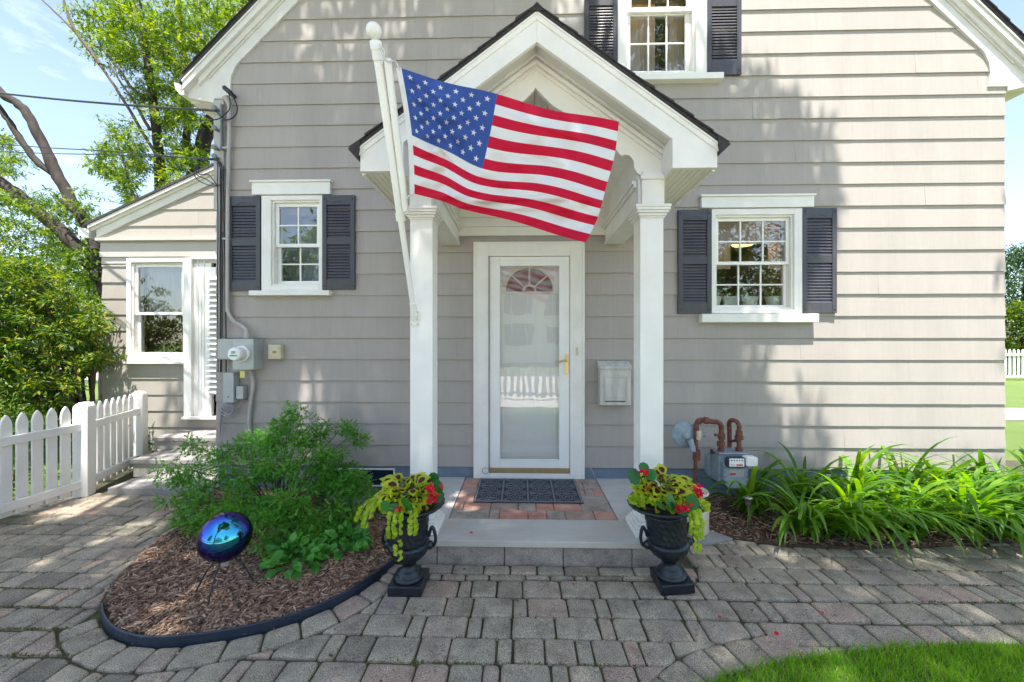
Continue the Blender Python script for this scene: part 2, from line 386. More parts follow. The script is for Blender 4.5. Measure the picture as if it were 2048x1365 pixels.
LZ = .157                                     # landing height
# left bed outline (photo measured on the ground), right bed, lawn edge
bedL = [g2(*p) for p in ((786,1131),(700,1192),(600,1238),(500,1266),(400,1283),(300,1289),(238,1275),(208,1243),(207,1205),(232,1165),(275,1120),(330,1075),(390,1040))]
bedL = smooth(bedL, 5, False)+[(X(440), 3.45), (X(440), 3.66), (-.80, 3.66), (-.80, 2.62)]
bedR = [(1.42, 2.98)]+[g2(*p) for p in ((1480,1080),(1560,1092),(1700,1098),(1850,1094),(2048,1082))]+[(4.6, 2.75), (6.5, 2.7), (6.5, 3.66), (1.15, 3.66), (1.2, 3.3)]
M['bounce_slab'] = simple('pale_bounce_concrete', (.62, .57, .49), .85, .1, 5, .4, bscale=80)
lawn = [g2(*p) for p in ((2048,1287),(1950,1287),(1850,1292),(1700,1303),(1550,1326),(1422,1365))]+[(.42, 1.36), (.12, 1.05), (-.1, .6), (-.2, 0), (-.2, -1.19), (7, -1.19), (7, 1.7), (4, 1.83)]
land = [(-.80, 2.50), (1.02, 2.50), (1.02, 3.7), (-.80, 3.7)]
slabS = [(-4.0, 3.56), (-2.9, 3.56), (-2.9, 4.8), (-4.5, 4.8), (-4.1, 3.75)]
padR = [(1.02, 2.78), (1.30, 2.78), (1.55, 2.86), (1.38, 3.05), (1.22, 3.32), (1.02, 3.32)]

mb = MB(); mb.add([(-400, -400, -.035), (400, -400, -.035), (400, 400, -.035), (-400, 400, -.035)], [(0, 1, 2, 3)])
tag(mb.build('ground', M['lawn'], recalc=False), kind='structure')
mb = MB(); mb.add([(-4.7, -2.2, -.016), (7, -2.2, -.016), (7, 4.9, -.016), (-4.7, 4.9, -.016)], [(0, 1, 2, 3)])
tag(mb.build('paver_bedding', M['joint'], recalc=False), kind='structure')

def stone(mb, poly, top, round_=.015, gap=.0044, mi=0, dome=.006, tilt=.0022):
    if area(poly) < 0: poly = poly[::-1]
    pm = []
    for p_ in poly:
        if not pm or math.hypot(p_[0]-pm[-1][0], p_[1]-pm[-1][1]) > .013: pm.append(p_)
    if len(pm) > 2 and math.hypot(pm[0][0]-pm[-1][0], pm[0][1]-pm[-1][1]) < .013: pm.pop()
    poly = pm; n = len(poly)
    if n < 3: return
    q = []
    for i in range(n):
        a, b, c = poly[i-1], poly[i], poly[(i+1) % n]
        u = Vector((b[0]-a[0], b[1]-a[1])); w_ = Vector((c[0]-b[0], c[1]-b[1]))
        u.normalize(); w_.normalize()
        nb = Vector((-u.y, u.x))+Vector((-w_.y, w_.x))
        if nb.length < .2: continue
        nb.normalize(); k = gap/max(.35, nb.dot(Vector((-u.y, u.x))))
        q.append(Vector((b[0], b[1]))+nb*k)
    if len(q) < 3: return
    ar = area([tuple(v) for v in q])
    if ar < .0007: return
    r = []
    m = len(q)
    for i in range(m):
        a, b, c = q[i-1], q[i], q[(i+1) % m]
        la = (a-b).length; lc = (c-b).length; rr = min(round_*random.uniform(.7, 1.4), .35*la, .35*lc)
        p0 = b+(a-b).normalized()*rr; p2 = b+(c-b).normalized()*rr
        mid = (p0+p2)*.25+b*.5
        r += [p0, mid, p2]
    cx = sum(v.x for v in r)/len(r); cy = sum(v.y for v in r)/len(r)
    tx, ty = random.uniform(-tilt, tilt)*8, random.uniform(-tilt, tilt)*8
    z = lambda v: top+(v.x-cx)*tx+(v.y-cy)*ty
    k = len(r); vs = []
    jit = [random.uniform(-.0015, .0015) for _ in r]
    def ring(ins, dz, abs_=None):
        for i, v in enumerate(r):
            d = Vector((cx, cy))-v; L = d.length or 1
            p = v+d*((ins+jit[i])/L); vs.append((p.x, p.y, abs_ if abs_ is not None else z(v)+dz))
    ring(0, 0, top-.04); ring(0, -dome*1.6); ring(.0035, -dome*.7); ring(.010, -.0008); ring(.026, .0006)
    fs = []
    for j in range(4): fs += [(j*k+i, j*k+(i+1) % k, (j+1)*k+(i+1) % k, (j+1)*k+i) for i in range(k)]
    fs.append(tuple(range(4*k, 5*k)))
    mb.add(vs, fs, mi, True)

BW = .155                                     # border course width
obst = [(bedL, BW), (bedR, 0), (lawn, BW), (land, .095), (slabS, 0), (padR, 0)]
def offset_ok(poly):
    """cut a field stone against every bed, lawn and step edge"""
    for ob, off in obst:
        cx = sum(p[0] for p in poly)/len(poly); cy = sum(p[1] for p in poly)/len(poly)
        d, q, n = nearest(ob, cx, cy)
        if ob is bedL and q[0] < -2.22: off = .004
        if ob is lawn and q[0] > 1.32: off = .0
        if d > off+.22: continue
        if d < off-.10 and d < 0: return None
        dn = n[0]*q[0]+n[1]*q[1]+off
        poly = clip(poly, n[0], n[1], dn)
        if len(poly) < 3 or abs(area(poly)) < .0013: return None
    return poly
pv = MB(); ROW = .1555; y = -.6; r_i = 0
while y < 4.8:
    x = -4.62+random.uniform(0, .1); last = 0
    while x < 5.6:
        ww = random.choice([.078, .150, .150, .222, .222, .078]); 
        if ww == last == .078: ww = .15
        last = ww
        j = lambda: random.uniform(-.003, .003)
        yy = y+.010*math.sin(x*1.1+r_i)+.006*math.sin(x*2.7)
        poly = [(x+j(), yy+j()), (x+ww+j(), yy+j()), (x+ww+j(), yy+ROW+j()), (x+j(), yy+ROW+j())]
        x += ww
        cx = x-ww/2
        if y > 1.5 or abs(cx) < 4.0:
            if cx < -4.15 and y < 3.0 or (cx < -4.0 and y > 3.5) or (y > 3.5 and cx > -2.9): continue
            p = offset_ok(poly)
            if p: stone(pv, p, random.uniform(-.0025, .0025), .016)
    y += ROW; r_i += 1
# border courses, stones set square to the curve
def border(poly_line, w0, w1, side=1):
    L = 0; pts = [Vector(p) for p in poly_line]; acc = [0]
    for i in range(1, len(pts)): acc.append(acc[-1]+(pts[i]-pts[i-1]).length)
    def at(s):
        for i in range(1, len(pts)):
            if acc[i] >= s or i == len(pts)-1:
                t = (s-acc[i-1])/max(1e-6, acc[i]-acc[i-1]); p = pts[i-1].lerp(pts[i], t)
                a = pts[max(0, i-2)]; b = pts[min(len(pts)-1, i+1)]; d = (b-a).normalized(); return p, Vector((d.y, -d.x))*side
    s = 0
    while s < acc[-1]-.06:
        l = random.choice([.15, .15, .11, .19]); e = min(acc[-1], s+l)
        p0, n0 = at(s); p1, n1 = at(e)
        poly = [tuple(p0+n0*w0), tuple(p1+n1*w0), tuple(p1+n1*w1), tuple(p0+n0*w1)]
        for ob, off in ((land, .095), (slabS, 0)):
            c = (p0+p1)/2; d, q, n = nearest(ob, c.x, c.y)
            if d < .3: poly = clip(poly, n[0], n[1], n[0]*q[0]+n[1]*q[1]+off)
        if len(poly) >= 3: stone(pv, poly, random.uniform(-.003, .003), .02)
        s = e
nb_ = len(smooth([(0, 0)]*13, 5, False))
border([p for p in bedL[:nb_-5] if p[1] < 2.6 and not (p[0] < -2.26)], .012, BW, side=-1)
lawn_line = smooth(lawn[:9], 4, False)
border([p for p in lawn_line if p[0] < 1.35], .0, BW, side=1)
# thin course laid along the foot of the step
xx = -.86
while xx < 1.05:
    l = random.choice([.2, .22, .17]); stone(pv, [(xx, 2.405), (xx+l, 2.405), (xx+l, 2.497), (xx, 2.497)], random.uniform(0, .004), .014); xx += l
tag(pv.build('paver_walkway', M['paver'], recalc=False), kind='structure')

mb = MB(); mb.prism([(p[0], p[1]) for p in lawn], -.06, -.004, axis='z'); tag(mb.build('lawn', M['lawn']), kind='structure')
mb = MB(); mb.prism([(-14, -9.5), (14, -9.5), (14, -1.2), (-14, -1.2)], -.06, -.003, axis='z'); tag(mb.build('bounce_slab', M['bounce_slab']), kind='structure')  # unseen pale slab added behind the camera to bounce sun onto the wall
mb = MB(); mb.prism(padR, -.05, .012, axis='z'); tag(mb.build('concrete_pad', M['stepstone'], bevel=.004), kind='structure')

# mulch beds: soil with thousands of loose chips
def mulch(poly, nchip, zt, name):
    mb = MB(); mb.prism([tuple(p[:2]) for p in poly], -.05, zt-.012, axis='z'); base = tag(mb.build(name+'_soil', M['mulchbase']), kind='structure')
    xs = [p[0] for p in poly]; ys = [p[1] for p in poly]; pos = []
    cc = proj
    while len(pos) < nchip:
        x = random.uniform(min(xs), max(xs)); y_ = random.uniform(min(ys), max(ys))
        if random.random() > min(1, (2.6/y_)**2): continue
        if not inside(poly, x, y_) or (name == 'mulch' and y_ < 3.2 and -nearest(poly, x, y_)[0] < .022): continue
        pos.append((x, y_, zt-.012+.018*random.random()+.012*math.sin(x*9)*math.sin(y_*8)))
    n = len(pos); a = rng.uniform(0, 2*math.pi, n); 
    d = np.stack([np.cos(a), np.sin(a), rng.normal(0, .22, n)], 1); nr = rng.normal(size=(n, 3))*.5+np.array([0, 0, 1])
    tv = [(-.5, -.5, 0), (.5, -.42, .0), (.42, .5, 0), (-.3, .55, .0), (-.35, -.4, 1), (.4, -.3, 1), (.3, .4, 1), (-.2, .4, 1)]
    tf = [(0, 1, 5, 4), (1, 2, 6, 5), (2, 3, 7, 6), (3, 0, 4, 7), (4, 5, 6, 7)]
    ln = rng.gamma(4, .0075, n)+.008; s = np.stack([rng.uniform(.004, .012, n), ln, rng.uniform(.002, .006, n)], 1)
    tag(inst(name, tv, tf, pos, rots(d, nr), s, M['chip']), kind='stuff')
mulch(bedL, 26000, .028, 'mulch')
mulch(bedR, 9000, .022, 'wood_mulch')
# bed edging: black strip standing round the curve
ed = MB(); el = bedL[:nb_-22]; zt = .036
def strip(mb, line, t, z0, z1):
    n = len(line); vs = []
    for i in range(n):
        a = Vector(line[max(0, i-1)][:2]); b = Vector(line[min(n-1, i+1)][:2]); d = (b-a).normalized(); nn = Vector((d.y, -d.x)); p = Vector(line[i][:2])
        for k, zz in ((0, z0), (0, z1), (t, z1), (t, z0)): vs.append((p.x+nn.x*k, p.y+nn.y*k, zz))
    fs = [(i*4+k, (i+1)*4+k, (i+1)*4+(k+1) % 4, i*4+(k+1) % 4) for i in range(n-1) for k in range(4)]+[(0, 1, 2, 3), (n*4-4, n*4-1, n*4-2, n*4-3)]
    mb.add(vs, fs, 0, False)
strip(ed, el, -.008, -.02, zt)
ed.tube([(p[0], p[1], zt) for p in el], .0060, 8)
tag(ed.build('bed_edging', M['black']), 'black plastic edging strip curving around the front of the mulch bed', 'edging')
# grass: blades on the lawn near the camera and along the kerb of stones
def grass(n, x0, x1, y0, y1, hh, name, test=None, seed=0):
    pos = []
    r = random.Random(seed)
    while len(pos) < n:
        x = r.uniform(x0, x1); y_ = r.uniform(y0, y1)
        if test and not test(x, y_): continue
        pos.append((x, y_, -.006))
    n = len(pos); d = np.stack([rng.normal(0, .38, n), rng.normal(0, .38, n), np.ones(n)], 1)
    tv = [(-.5, 0, 0), (.5, 0, 0), (-.4, .5, .02), (.4, .5, .02), (0, 1, .16)]
    s = np.stack([rng.uniform(.0025, .0045, n), hh*rng.uniform(.55, 1.25, n), hh*np.ones(n)], 1)
    tag(inst(name, tv, [(0, 1, 3, 2), (2, 3, 4)], pos, rots(d, rng.normal(size=(n, 3))), s, M['grass']), kind='stuff')
lg = lambda x, y_: (inside(lawn, x, y_) or (nearest(lawn, x, y_)[0] < .02 and random.random() < .6))
grass(38000, .05, 3.3, .95, 1.90, .045, 'grass', lg, 3)
mossp = []
# =====================================================================
# THE HOUSE
# =====================================================================
house = empty('house', (.75, YW, 0), 'taupe cedar-shingled gable-end house with white trim, charcoal shutters and a small white gabled entry porch', 'house')
XL, XR = P(433, 500, YW).x, P(2009, 500, YW).x
XC = (XL+XR)/2; HW = (XR-XL)/2; ZR = XC-P(487, 120, YW).x+P(487, 120, YW).z     # ridge of the wall outline
EXPO = .2046; ZB = .257
def subtract(rects, op):
    out_ = []
    for x0, x1, z0, z1 in rects:
        a0, a1, b0, b1 = op
        if x1 <= a0 or x0 >= a1 or z1 <= b0 or z0 >= b1: out_.append((x0, x1, z0, z1)); continue
        if x0 < a0: out_.append((x0, a0, z0, z1))
        if x1 > a1: out_.append((a1, x1, z0, z1))
        lo, hi = max(x0, a0), min(x1, a1)
        if z0 < b0: out_.append((lo, hi, z0, b0))
        if z1 > b1: out_.append((lo, hi, b1, z1))
    return out_
def courses(mb, x0, x1, zb, zt, Y, openings, planes, expo=EXPO, lap=.0125, seed=1, breaks=True):
    r = random.Random(seed); nrow = int((zt-zb)/expo)+1
    for i in range(nrow):
        z0 = zb+i*expo; z1 = z0+expo+.012; x = x0; e_ = r.uniform(-.0015, .0015)
        first = True
        while x < x1-1e-6:
            wd = r.uniform(1.0, 2.6) if breaks else 9
            if first: wd *= r.uniform(.3, 1); first = False
            xe = min(x1, x+wd)
            if x1-xe < .15: xe = x1
            g = .0005; pj = r.uniform(-.0006, .0006); l2 = lap*r.uniform(.88, 1.15)
            for a0, a1, b0, b1 in [q for q in [(x+g, xe-g, z0, z1)]] if not openings else _multi([(x+g, xe-g, z0, z1)], openings):
                n = max(1, int((a1-a0)/.12))
                poly = [(a0+(a1-a0)*k/n, b0+(r.uniform(-.0008, .0008)+e_ if abs(b0-z0) < 1e-6 else 0)) for k in range(n+1)]+[(a1, b1), (a0, b1)]
                for nx, nz, d in planes:
                    poly = clip(poly, nx, nz, d)
                    if len(poly) < 3: break
                if len(poly) < 3: continue
                f = lambda z: Y+pj*.3-l2*(1-(z-z0)/expo)
                vs = [(p[0], f(p[1]), p[1]) for p in poly]; m_ = len(vs)
                vs += [(p[0], Y+.012, p[1]) for p in poly]
                mb.add(vs, [tuple(range(m_))]+[(k, (k+1) % m_, m_+(k+1) % m_, m_+k) for k in range(m_)], 0)
            x = xe
def _multi(rs, ops):
    for o in ops: rs = subtract(rs, o)
    return [q for q in rs if q[1]-q[0] > .004 and q[3]-q[2] > .004]
def rect(px0, px1, py0, py1, Y=YW):
    a = P(px0, py1, Y); b = P(px1, py0, Y); return (a.x, b.x, a.z, b.z)
op1 = rect(546, 643, 402, 572); op2 = rect(1428, 1584, 431, 620); op3 = rect(1250, 1388, -114, 150)
opD = rect(962, 1154, 500, 958)
OPS = [op1, op2, op3, opD]
s2 = math.sqrt(.5)
PL = [(s2, -s2, s2*(XC)-s2*ZR), (-s2, -s2, -s2*XC-s2*ZR)]
PL = [(s2, -s2, s2*(XC-ZR)), (-s2, -s2, -s2*(XC+ZR))]
mb = MB(); courses(mb, XL, XR, ZB, ZR, YW, OPS, PL, seed=5)
wall = mb.build('wall', M['siding'], house)
# sheathing behind the courses, side and back walls
mb = MB()
for a0, a1, b0, b1 in _multi([(XL+.01, XR-.01, ZB, 3.75)], OPS): mb.box(a0, a1, YW+.014, YW+.13, b0, b1)
for a0, a1, b0, b1 in _multi([(XL+.9, XR-.9, 3.75, 4.75)], [op3]): mb.box(a0, a1, YW+.014, YW+.13, b0, b1)
mb.prism([(XL+.02, 3.75), (XL+.9, 3.75), (XL+.9, 4.62)], YW+.014, YW+.13); mb.prism([(XR-.02, 3.75), (XR-.9, 3.75), (XR-.9, 4.62)], YW+.014, YW+.13)
mb.prism([(XL+1.03, 4.75), (XR-1.03, 4.75), (XC, ZR-.03)], YW+.014, YW+.13)
mb.box(XL+.012, XL+.12, YW+.131, 12, .26, 3.75); mb.box(XR-.12, XR-.012, YW+.131, 12, .26, 3.75)
mb.prism([(XL+.02, .26), (XR-.02, .26), (XR-.02, 3.75), (XC, ZR-.1), (XL+.02, 3.75)], 11.9, 12.0)
mb.box(XL+.13, XR-.13, YW+.14, 11.8, .20, .25); mb.box(XL+.13, XR-.13, YW+.14, 11.8, 2.72, 2.86)
mb.box(XL+.13, XR-.13, 7.2, 7.3, .26, 2.71); mb.box(1.05, 1.15, YW+.14, 7.1, .26, 2.71); mb.box(2.9+.3, 3.4, YW+.14, 7.1, .26, 2.71)
mb.box(XL+.13, XR-.13, 6.2, 6.3, 2.87, 5.2)
mb.build('inner_wall', M['interior'], house)
# foundation with basement window
mb = MB(); mb.box(XL+.015, XR-.015, YW+.004, YW+.2, -.1, ZB+.004); mb.box(XL+.015, XL+.2, YW+.2, 12, -.1, ZB); mb.box(XR-.2, XR-.015, YW+.2, 12, -.1, ZB)
mb.build('foundation', M['foundation'], house)
def basement(px0, px1):
    r = rect(px0, px1, 937, 972); f = MB(); t = .014
    f.box(r[0], r[1], YW-.012, YW+.002, r[3]-t, r[3]); f.box(r[0], r[1], YW-.012, YW+.002, r[2], r[2]+t)
    for xx_ in (r[0], (r[0]+r[1])/2-t/2, r[1]-t): f.box(xx_, xx_+t, YW-.011, YW+.002, r[2]+t, r[3]-t)
    fo = f.build('basement_window', M['white'], house, bevel=.002)
    MB().box(r[0]+t, r[1]-t, YW-.004, YW+.001, r[2]+t, r[3]-t).build('pane', M['glassdark'], fo)
M['glassdark'] = simple('dark_basement_pane', (.012, .02, .05), .08, .1, 10, 0, spec=.6)
basement(640, 790)

# ---- windows ----
def sash(x0, x1, z0, z1, y, nx, ny, parent, rail=.042, mun=.014, dep=.03, mat='white2', brail=None):
    s = MB(); br = brail or rail
    s.box(x0, x0+rail, y, y+dep, z0, z1); s.box(x1-rail, x1, y, y+dep, z0, z1)
    s.box(x0+rail, x1-rail, y+.001, y+dep-.001, z0, z0+br); s.box(x0+rail, x1-rail, y+.001, y+dep-.001, z1-rail, z1)
    gx0, gx1, gz0, gz1 = x0+rail, x1-rail, z0+br, z1-rail
    for i in range(1, nx): c = gx0+(gx1-gx0)*i/nx; s.box(c-mun/2, c+mun/2, y+.006, y+dep-.006, gz0, gz1)
    for i in range(1, ny): c = gz0+(gz1-gz0)*i/ny; s.box(gx0, gx1, y+.008, y+dep-.008, c-mun/2, c+mun/2)
    s.build('sash', M[mat], parent, bevel=.0025)
    p = MB(); p.add([(gx0, y+dep/2, gz0), (gx1, y+dep/2, gz0), (gx1, y+dep/2, gz1), (gx0, y+dep/2, gz1)], [(0, 1, 2, 3)])
    p.build('pane', M['glass'], parent, recalc=False)
def window(op, outer, head, sill, zm, grids, parent, rail=.04, Y=YW, inset=.0, mat='white', brail=None, apron=None):
    x0, x1, z0, z1 = op; X0, X1, Z0, Z1 = outer; f = MB(); yo = Y-.032
    f.box(X0, x0, yo, Y+.02, Z0, Z1); f.box(x1, X1, yo, Y+.02, Z0, Z1)
    f.box(x0, x1, yo+.001, Y+.02, z1, Z1); f.box(x0, x1, yo+.001, Y+.02, Z0, z0)
    # jambs running back into the wall
    t = .018
    f.box(x0-.001, x0+t, Y-.012, Y+.125, z0, z1); f.box(x1-t, x1+.001, Y-.012, Y+.125, z0, z1)
    f.box(x0+t, x1-t, Y-.012, Y+.125, z1-t, z1+.001); f.box(x0+t, x1-t, Y-.012, Y+.125, z0-.001, z0+t)
    fo = f.build('window', M[mat], parent, bevel=.003)
    if head:
        h = MB(); h.box(head[0]+.008, head[1]-.008, Y-.045, Y+.01, head[2], head[3]-.018); h.box(head[0]-.004, head[1]+.004, Y-.062, Y+.01, head[3]-.018, head[3])
        h.build('head_board', M[mat], fo, bevel=.003)
    if sill:
        s = MB(); s.box(sill[0], sill[1], Y-.075, Y+.01, sill[2], sill[3]); s.build('sill', M[mat], fo, bevel=.004)
    a = x0+t+.001; b = x1-t-.001
    sash(a, b, zm-.02, z1-t-.001, Y+.012, grids[0], grids[1], fo, rail)
    sash(a, b, z0+t+.001, zm+.02, Y+.045, grids[0], grids[2], fo, rail, brail=brail)
    return fo
w1 = window(op1, rect(527, 648, 393, 583), rect(508, 666, 364, 393), rect(508, 666, 583, 593), Z(487), (2, 2, 2), house, .033)
w2 = window(op2, rect(1420, 1600, 419, 628), rect(1397, 1623, 392, 419), rect(1397, 1626, 629, 646), Z(525, 1500), (3, 2, 2), house, .028)
w3 = window(op3, rect(1234, 1411, -130, 155), None, rect(1210, 1440, 155, 171), Z(17, 1320), (3, 2, 2), house, .045)

def shutter(r, parent, Y=YW):
    x0, x1, z0, z1 = r; s = MB(); st_ = .042; yb = Y-.036; yf = Y-.014; h = z1-z0
    tr = .062*h/.9+.03; mid0 = z0+h*.475; mid1 = mid0+.075*h; br = .10*h
    s.box(x0, x0+st_, yb, Y-.005, z0, z1); s.box(x1-st_, x1, yb, Y-.005, z0, z1)
    a, b = x0+st_, x1-st_
    s.box(a, b, yb+.003, Y-.005, z0, z0+br); s.box(a, b, yb+.003, Y-.005, mid0, mid1); s.box(a, b, yb+.003, Y-.005, z1-tr, z1)
    s.box(a, b, Y-.010, Y-.005, z0+br, z1-tr)
    # raised arch over the upper louvres
    n = 10; cx = (a+b)/2; rw = (b-a)*.28
    pts = [(cx-rw+2*rw*i/n, z1-tr+.012+.022*math.sin(math.pi*i/n)) for i in range(n+1)]
    s.tube([(p[0], yb+.002, p[1]) for p in pts], .004, 6)
    for lo, hi in ((z0+br, mid0), (mid1, z1-tr)):
        k = max(3, int((hi-lo)/.0265))
        for i in range(k):
            c = lo+(hi-lo)*(i+.5)/k; dz = (hi-lo)/k*.47
            s.add([(a, yb+.006, c-dz), (b, yb+.006, c-dz), (b, yb+.017, c+dz), (a, yb+.017, c+dz), (a, yb+.006, c-dz-.003), (b, yb+.006, c-dz-.003)],
                  [(0, 1, 2, 3), (0, 4, 5, 1), (4, 3, 2, 5)])
    o = s.build('shutter', M['shutter'], parent, bevel=.0018, seg=1)
    for xx_ in (x0+.021, x1-.021):
        for zz in (z0+.035, z1-.035):
            sc_ = MB(); sc_.lathe([(.0065, 0), (.006, .004), (.001, .005)], (xx_, yb, zz), 8, axis='y'); sc_.build('screw', M['cable'], o)
for r_ in ((460, 525, 395, 583), (648, 712, 393, 580), (1354, 1420, 422, 628), (1600, 1668, 418, 627), (1168, 1234, -130, 150), (1411, 1479, -132, 155)):
    shutter(rect(*r_), house)

# curtains and things inside
def drape(x0, x1, z0, z1, y, waves, amp, mat, parent, name='curtain', gather=0):
    nx, nz = 60, 10; vs = []
    for j in range(nz+1):
        t = j/nz
        for i in range(nx+1):
            u = i/nx; xx_ = x0+(x1-x0)*u
            if gather: xx_ = x0+(xx_-x0)*(1-gather*math.sin(math.pi*min(1, t*1.0))**1)
            vs.append((xx_, y+amp*math.sin(u*waves*6.28+.6*math.sin(t*3))*(.5+.5*math.sin(u*11+1)), z1+(z0-z1)*t))
    fs = [(j*(nx+1)+i, j*(nx+1)+i+1, (j+1)*(nx+1)+i+1, (j+1)*(nx+1)+i) for j in range(nz) for i in range(nx)]
    b = MB(); b.add(vs, fs, 0, True); return b.build(name, mat, parent, recalc=False)
drape(op3[0]+.03, op3[0]+.34, op3[2]+.03, op3[3], YW+.17, 5, .012, M['sheer'], w3, 'curtain')
drape(op3[1]-.20, op3[1]-.03, op3[2]+.03, op3[3], YW+.16, 3, .012, M['sheer'], w3, 'curtain')
drape(op2[0]+.0, op2[1]-.0, Z(480, 1500), op2[3], YW+.17, 7, .012, M['sheer'], w2, 'curtain')
b_ = MB(); b_.box(op1[0]-.1, op1[1]+.1, YW+.35, YW+.36, op1[2]-.1, op1[3]+.1); b_.build('pane_backing', simple('pale_blind', (.30, .34, .40), .8, .3, 5, 0), w1)
# inner window board that carries the pots
mb = MB(); mb.box(op2[0]-.05, op2[1]+.05, YW+.10, YW+.36, 1.765, 1.80); mb.build('window_board', M['white'], w2)

M['brightwhite'] = simple('bright_white_enamel', (.92, .92, .90), .4, .02, 3, .05); M['backingpale'] = simple('pale_backing', (.42, .41, .39), .8, .1, 3, 0)
# ---- storm door and inner door ----
fr = MB(); yo = YW-.045
ro = rect(948, 1168, 485, 957); ri = rect(979, 1139, 514, 944)
ro = (ro[0], ro[1], LZ+.001, ro[3])
fr.box(ro[0], ri[0], yo, YW+.02, ro[2], ro[3]); fr.box(ri[1], ro[1], yo, YW+.02, ro[2], ro[3])
fr.box(ri[0], ri[1], yo+.001, YW+.02, ri[3], ro[3]); fr.box(ri[0], ri[1], yo+.002, YW+.02, ro[2], ri[2])
for a, b in ((ro[0]+.004, ro[0]+.022), (ro[1]-.022, ro[1]-.004)): fr.box(a, b, yo-.008, yo+.004, ro[2]+.004, ro[3]-.004)
fr.box(ro[0]+.024, ro[1]-.024, yo-.007, yo+.004, ro[3]-.022, ro[3]-.004)
df = fr.build('door_frame', M['white'], house, bevel=.003)
sdm = MB(); g = rect(999, 1119, 532, 918); a = .004
S0, S1, T0, T1 = ri[0]+a, ri[1]-a, ri[2]+.05, ri[3]-a
ys0, ys1 = YW-.035, YW-.008
sdm.box(S0, g[0], ys0, ys1, T0, T1); sdm.box(g[1], S1, ys0, ys1, T0, T1); sdm.box(g[0], g[1], ys0+.001, ys1, T0, g[2]); sdm.box(g[0], g[1], ys0+.001, ys1, g[3], T1)
for xx_ in (g[0], g[1]-.008): sdm.box(xx_, xx_+.008, ys0-.004, ys0+.01, g[2], g[3])
sdm.box(g[0]+.008, g[1]-.008, ys0-.004, ys0+.01, g[2], g[2]+.008); sdm.box(g[0]+.008, g[1]-.008, ys0-.004, ys0+.01, g[3]-.008, g[3])
sdo = sdm.build('storm_door', M['white2'], house, bevel=.0025)
p = MB(); p.add([(g[0], ys0+.012, g[2]), (g[1], ys0+.012, g[2]), (g[1], ys0+.012, g[3]), (g[0], ys0+.012, g[3])], [(0, 1, 2, 3)]); p.build('pane', M['doorglass'], sdo, recalc=False)
MB().box(S0, S1, ys0-.004, ys1-.002, ri[2]+.004, T0-.001).build('door_sweep', M['bronze'], sdo, bevel=.002)
hd = MB(); hx = X(1132); hz0, hz1 = Z(748), Z(708)
hd.box(hx-.014, hx+.014, ys0-.010, ys0-.001, hz0, hz1)
hd.tube([(hx, ys0-.004, Z(722)), (hx, ys0-.045, Z(722))], .008, 10)
hd.tube([(hx, ys0-.045, Z(722)), (hx-.03, ys0-.05, Z(720)), (hx-.07, ys0-.047, Z(724)), (hx-.115, ys0-.04, Z(723))], [.009, .008, .0075, .005], 10)
hd.build('handle', M['brass'], sdo, bevel=.001)
hg = MB(); hg.tube([(ri[0]-.002, yo-.005, ri[2]+.02), (ri[0]-.002, yo-.005, ri[3])], .0045, 6)
hg.build('hinge_strip', M['cablegrey'], sdo)
bl = MB(); bx = X(1153); bl.box(bx-.009, bx+.009, yo-.012, yo, Z(711), Z(695)); bl.box(bx-.003, bx+.003, yo-.015, yo-.011, Z(705), Z(701)); bl.build('door_bell', M['beigebox'], df, bevel=.002)
# inner door
d = MB(); yi = YW+.022; x0, x1 = S0-.01, S1+.01; z0_, z1_ = LZ+.03, ri[3]+.01
fcx, fcz, fr_o = X(1059), Z(583), (X(1114)-X(1003))/2
n = 24; fr_i = fr_o*.86
# leaf with a half-round opening, built as a fan of panels
zf = fcz-.022; top = z1_
d.box(x0, x1, yi, yi+.04, z0_, zf)
arc = [(fcx+fr_i*math.cos(math.pi*k/n), fcz+fr_i*math.sin(math.pi*k/n)) for k in range(n+1)]
for k in range(n):
    (ax, az), (bx_, bz) = arc[k], arc[k+1]
    d.prism([(ax, az), (ax, top), (bx_, top), (bx_, bz)], yi, yi+.04)
d.box(fcx+fr_i, x1, yi, yi+.04, zf, top); d.box(x0, fcx-fr_i, yi, yi+.04, zf, top); d.box(fcx-fr_i, fcx+fr_i, yi, yi+.04, zf, fcz)
def ringm(mb, r0, r1, y0, y1, c, n=24, half=True):
    L = math.pi if half else 2*math.pi
    for k in range(n):
        a0, a1 = L*k/n, L*(k+1)/n
        mb.prism([(c[0]+r0*math.cos(a0), c[1]+r0*math.sin(a0)), (c[0]+r1*math.cos(a0), c[1]+r1*math.sin(a0)), (c[0]+r1*math.cos(a1), c[1]+r1*math.sin(a1)), (c[0]+r0*math.cos(a1), c[1]+r0*math.sin(a1))], y0, y1)
# raised panels
for (pa, pb, pc, pd) in ((1003, 1050, 603, 735), (1068, 1112, 603, 735), (1005, 1050, 765, 883), (1068, 1112, 765, 883)):
    r = rect(pa, pb, pc, pd, YW+.05); t = .012
    d.box(r[0], r[1], yi-.006, yi, r[3]-t, r[3]); d.box(r[0], r[1], yi-.006, yi, r[2], r[2]+t); d.box(r[0], r[0]+t, yi-.006, yi, r[2]+t, r[3]-t); d.box(r[1]-t, r[1], yi-.006, yi, r[2]+t, r[3]-t)
    d.box(r[0]+.03, r[1]-.03, yi-.005, yi, r[2]+.03, r[3]-.03)
ido = d.build('front_door', M['brightwhite'], house, bevel=.002)
fl = MB(); ringm(fl, fr_i, fr_o, yi-.012, yi, (fcx, fcz)); fl.box(fcx-fr_o, fcx+fr_o, yi-.012, yi, fcz-.026, fcz-.001)
ringm(fl, fr_i*.21, fr_i*.30, yi-.010, yi+.01, (fcx, fcz), 16)
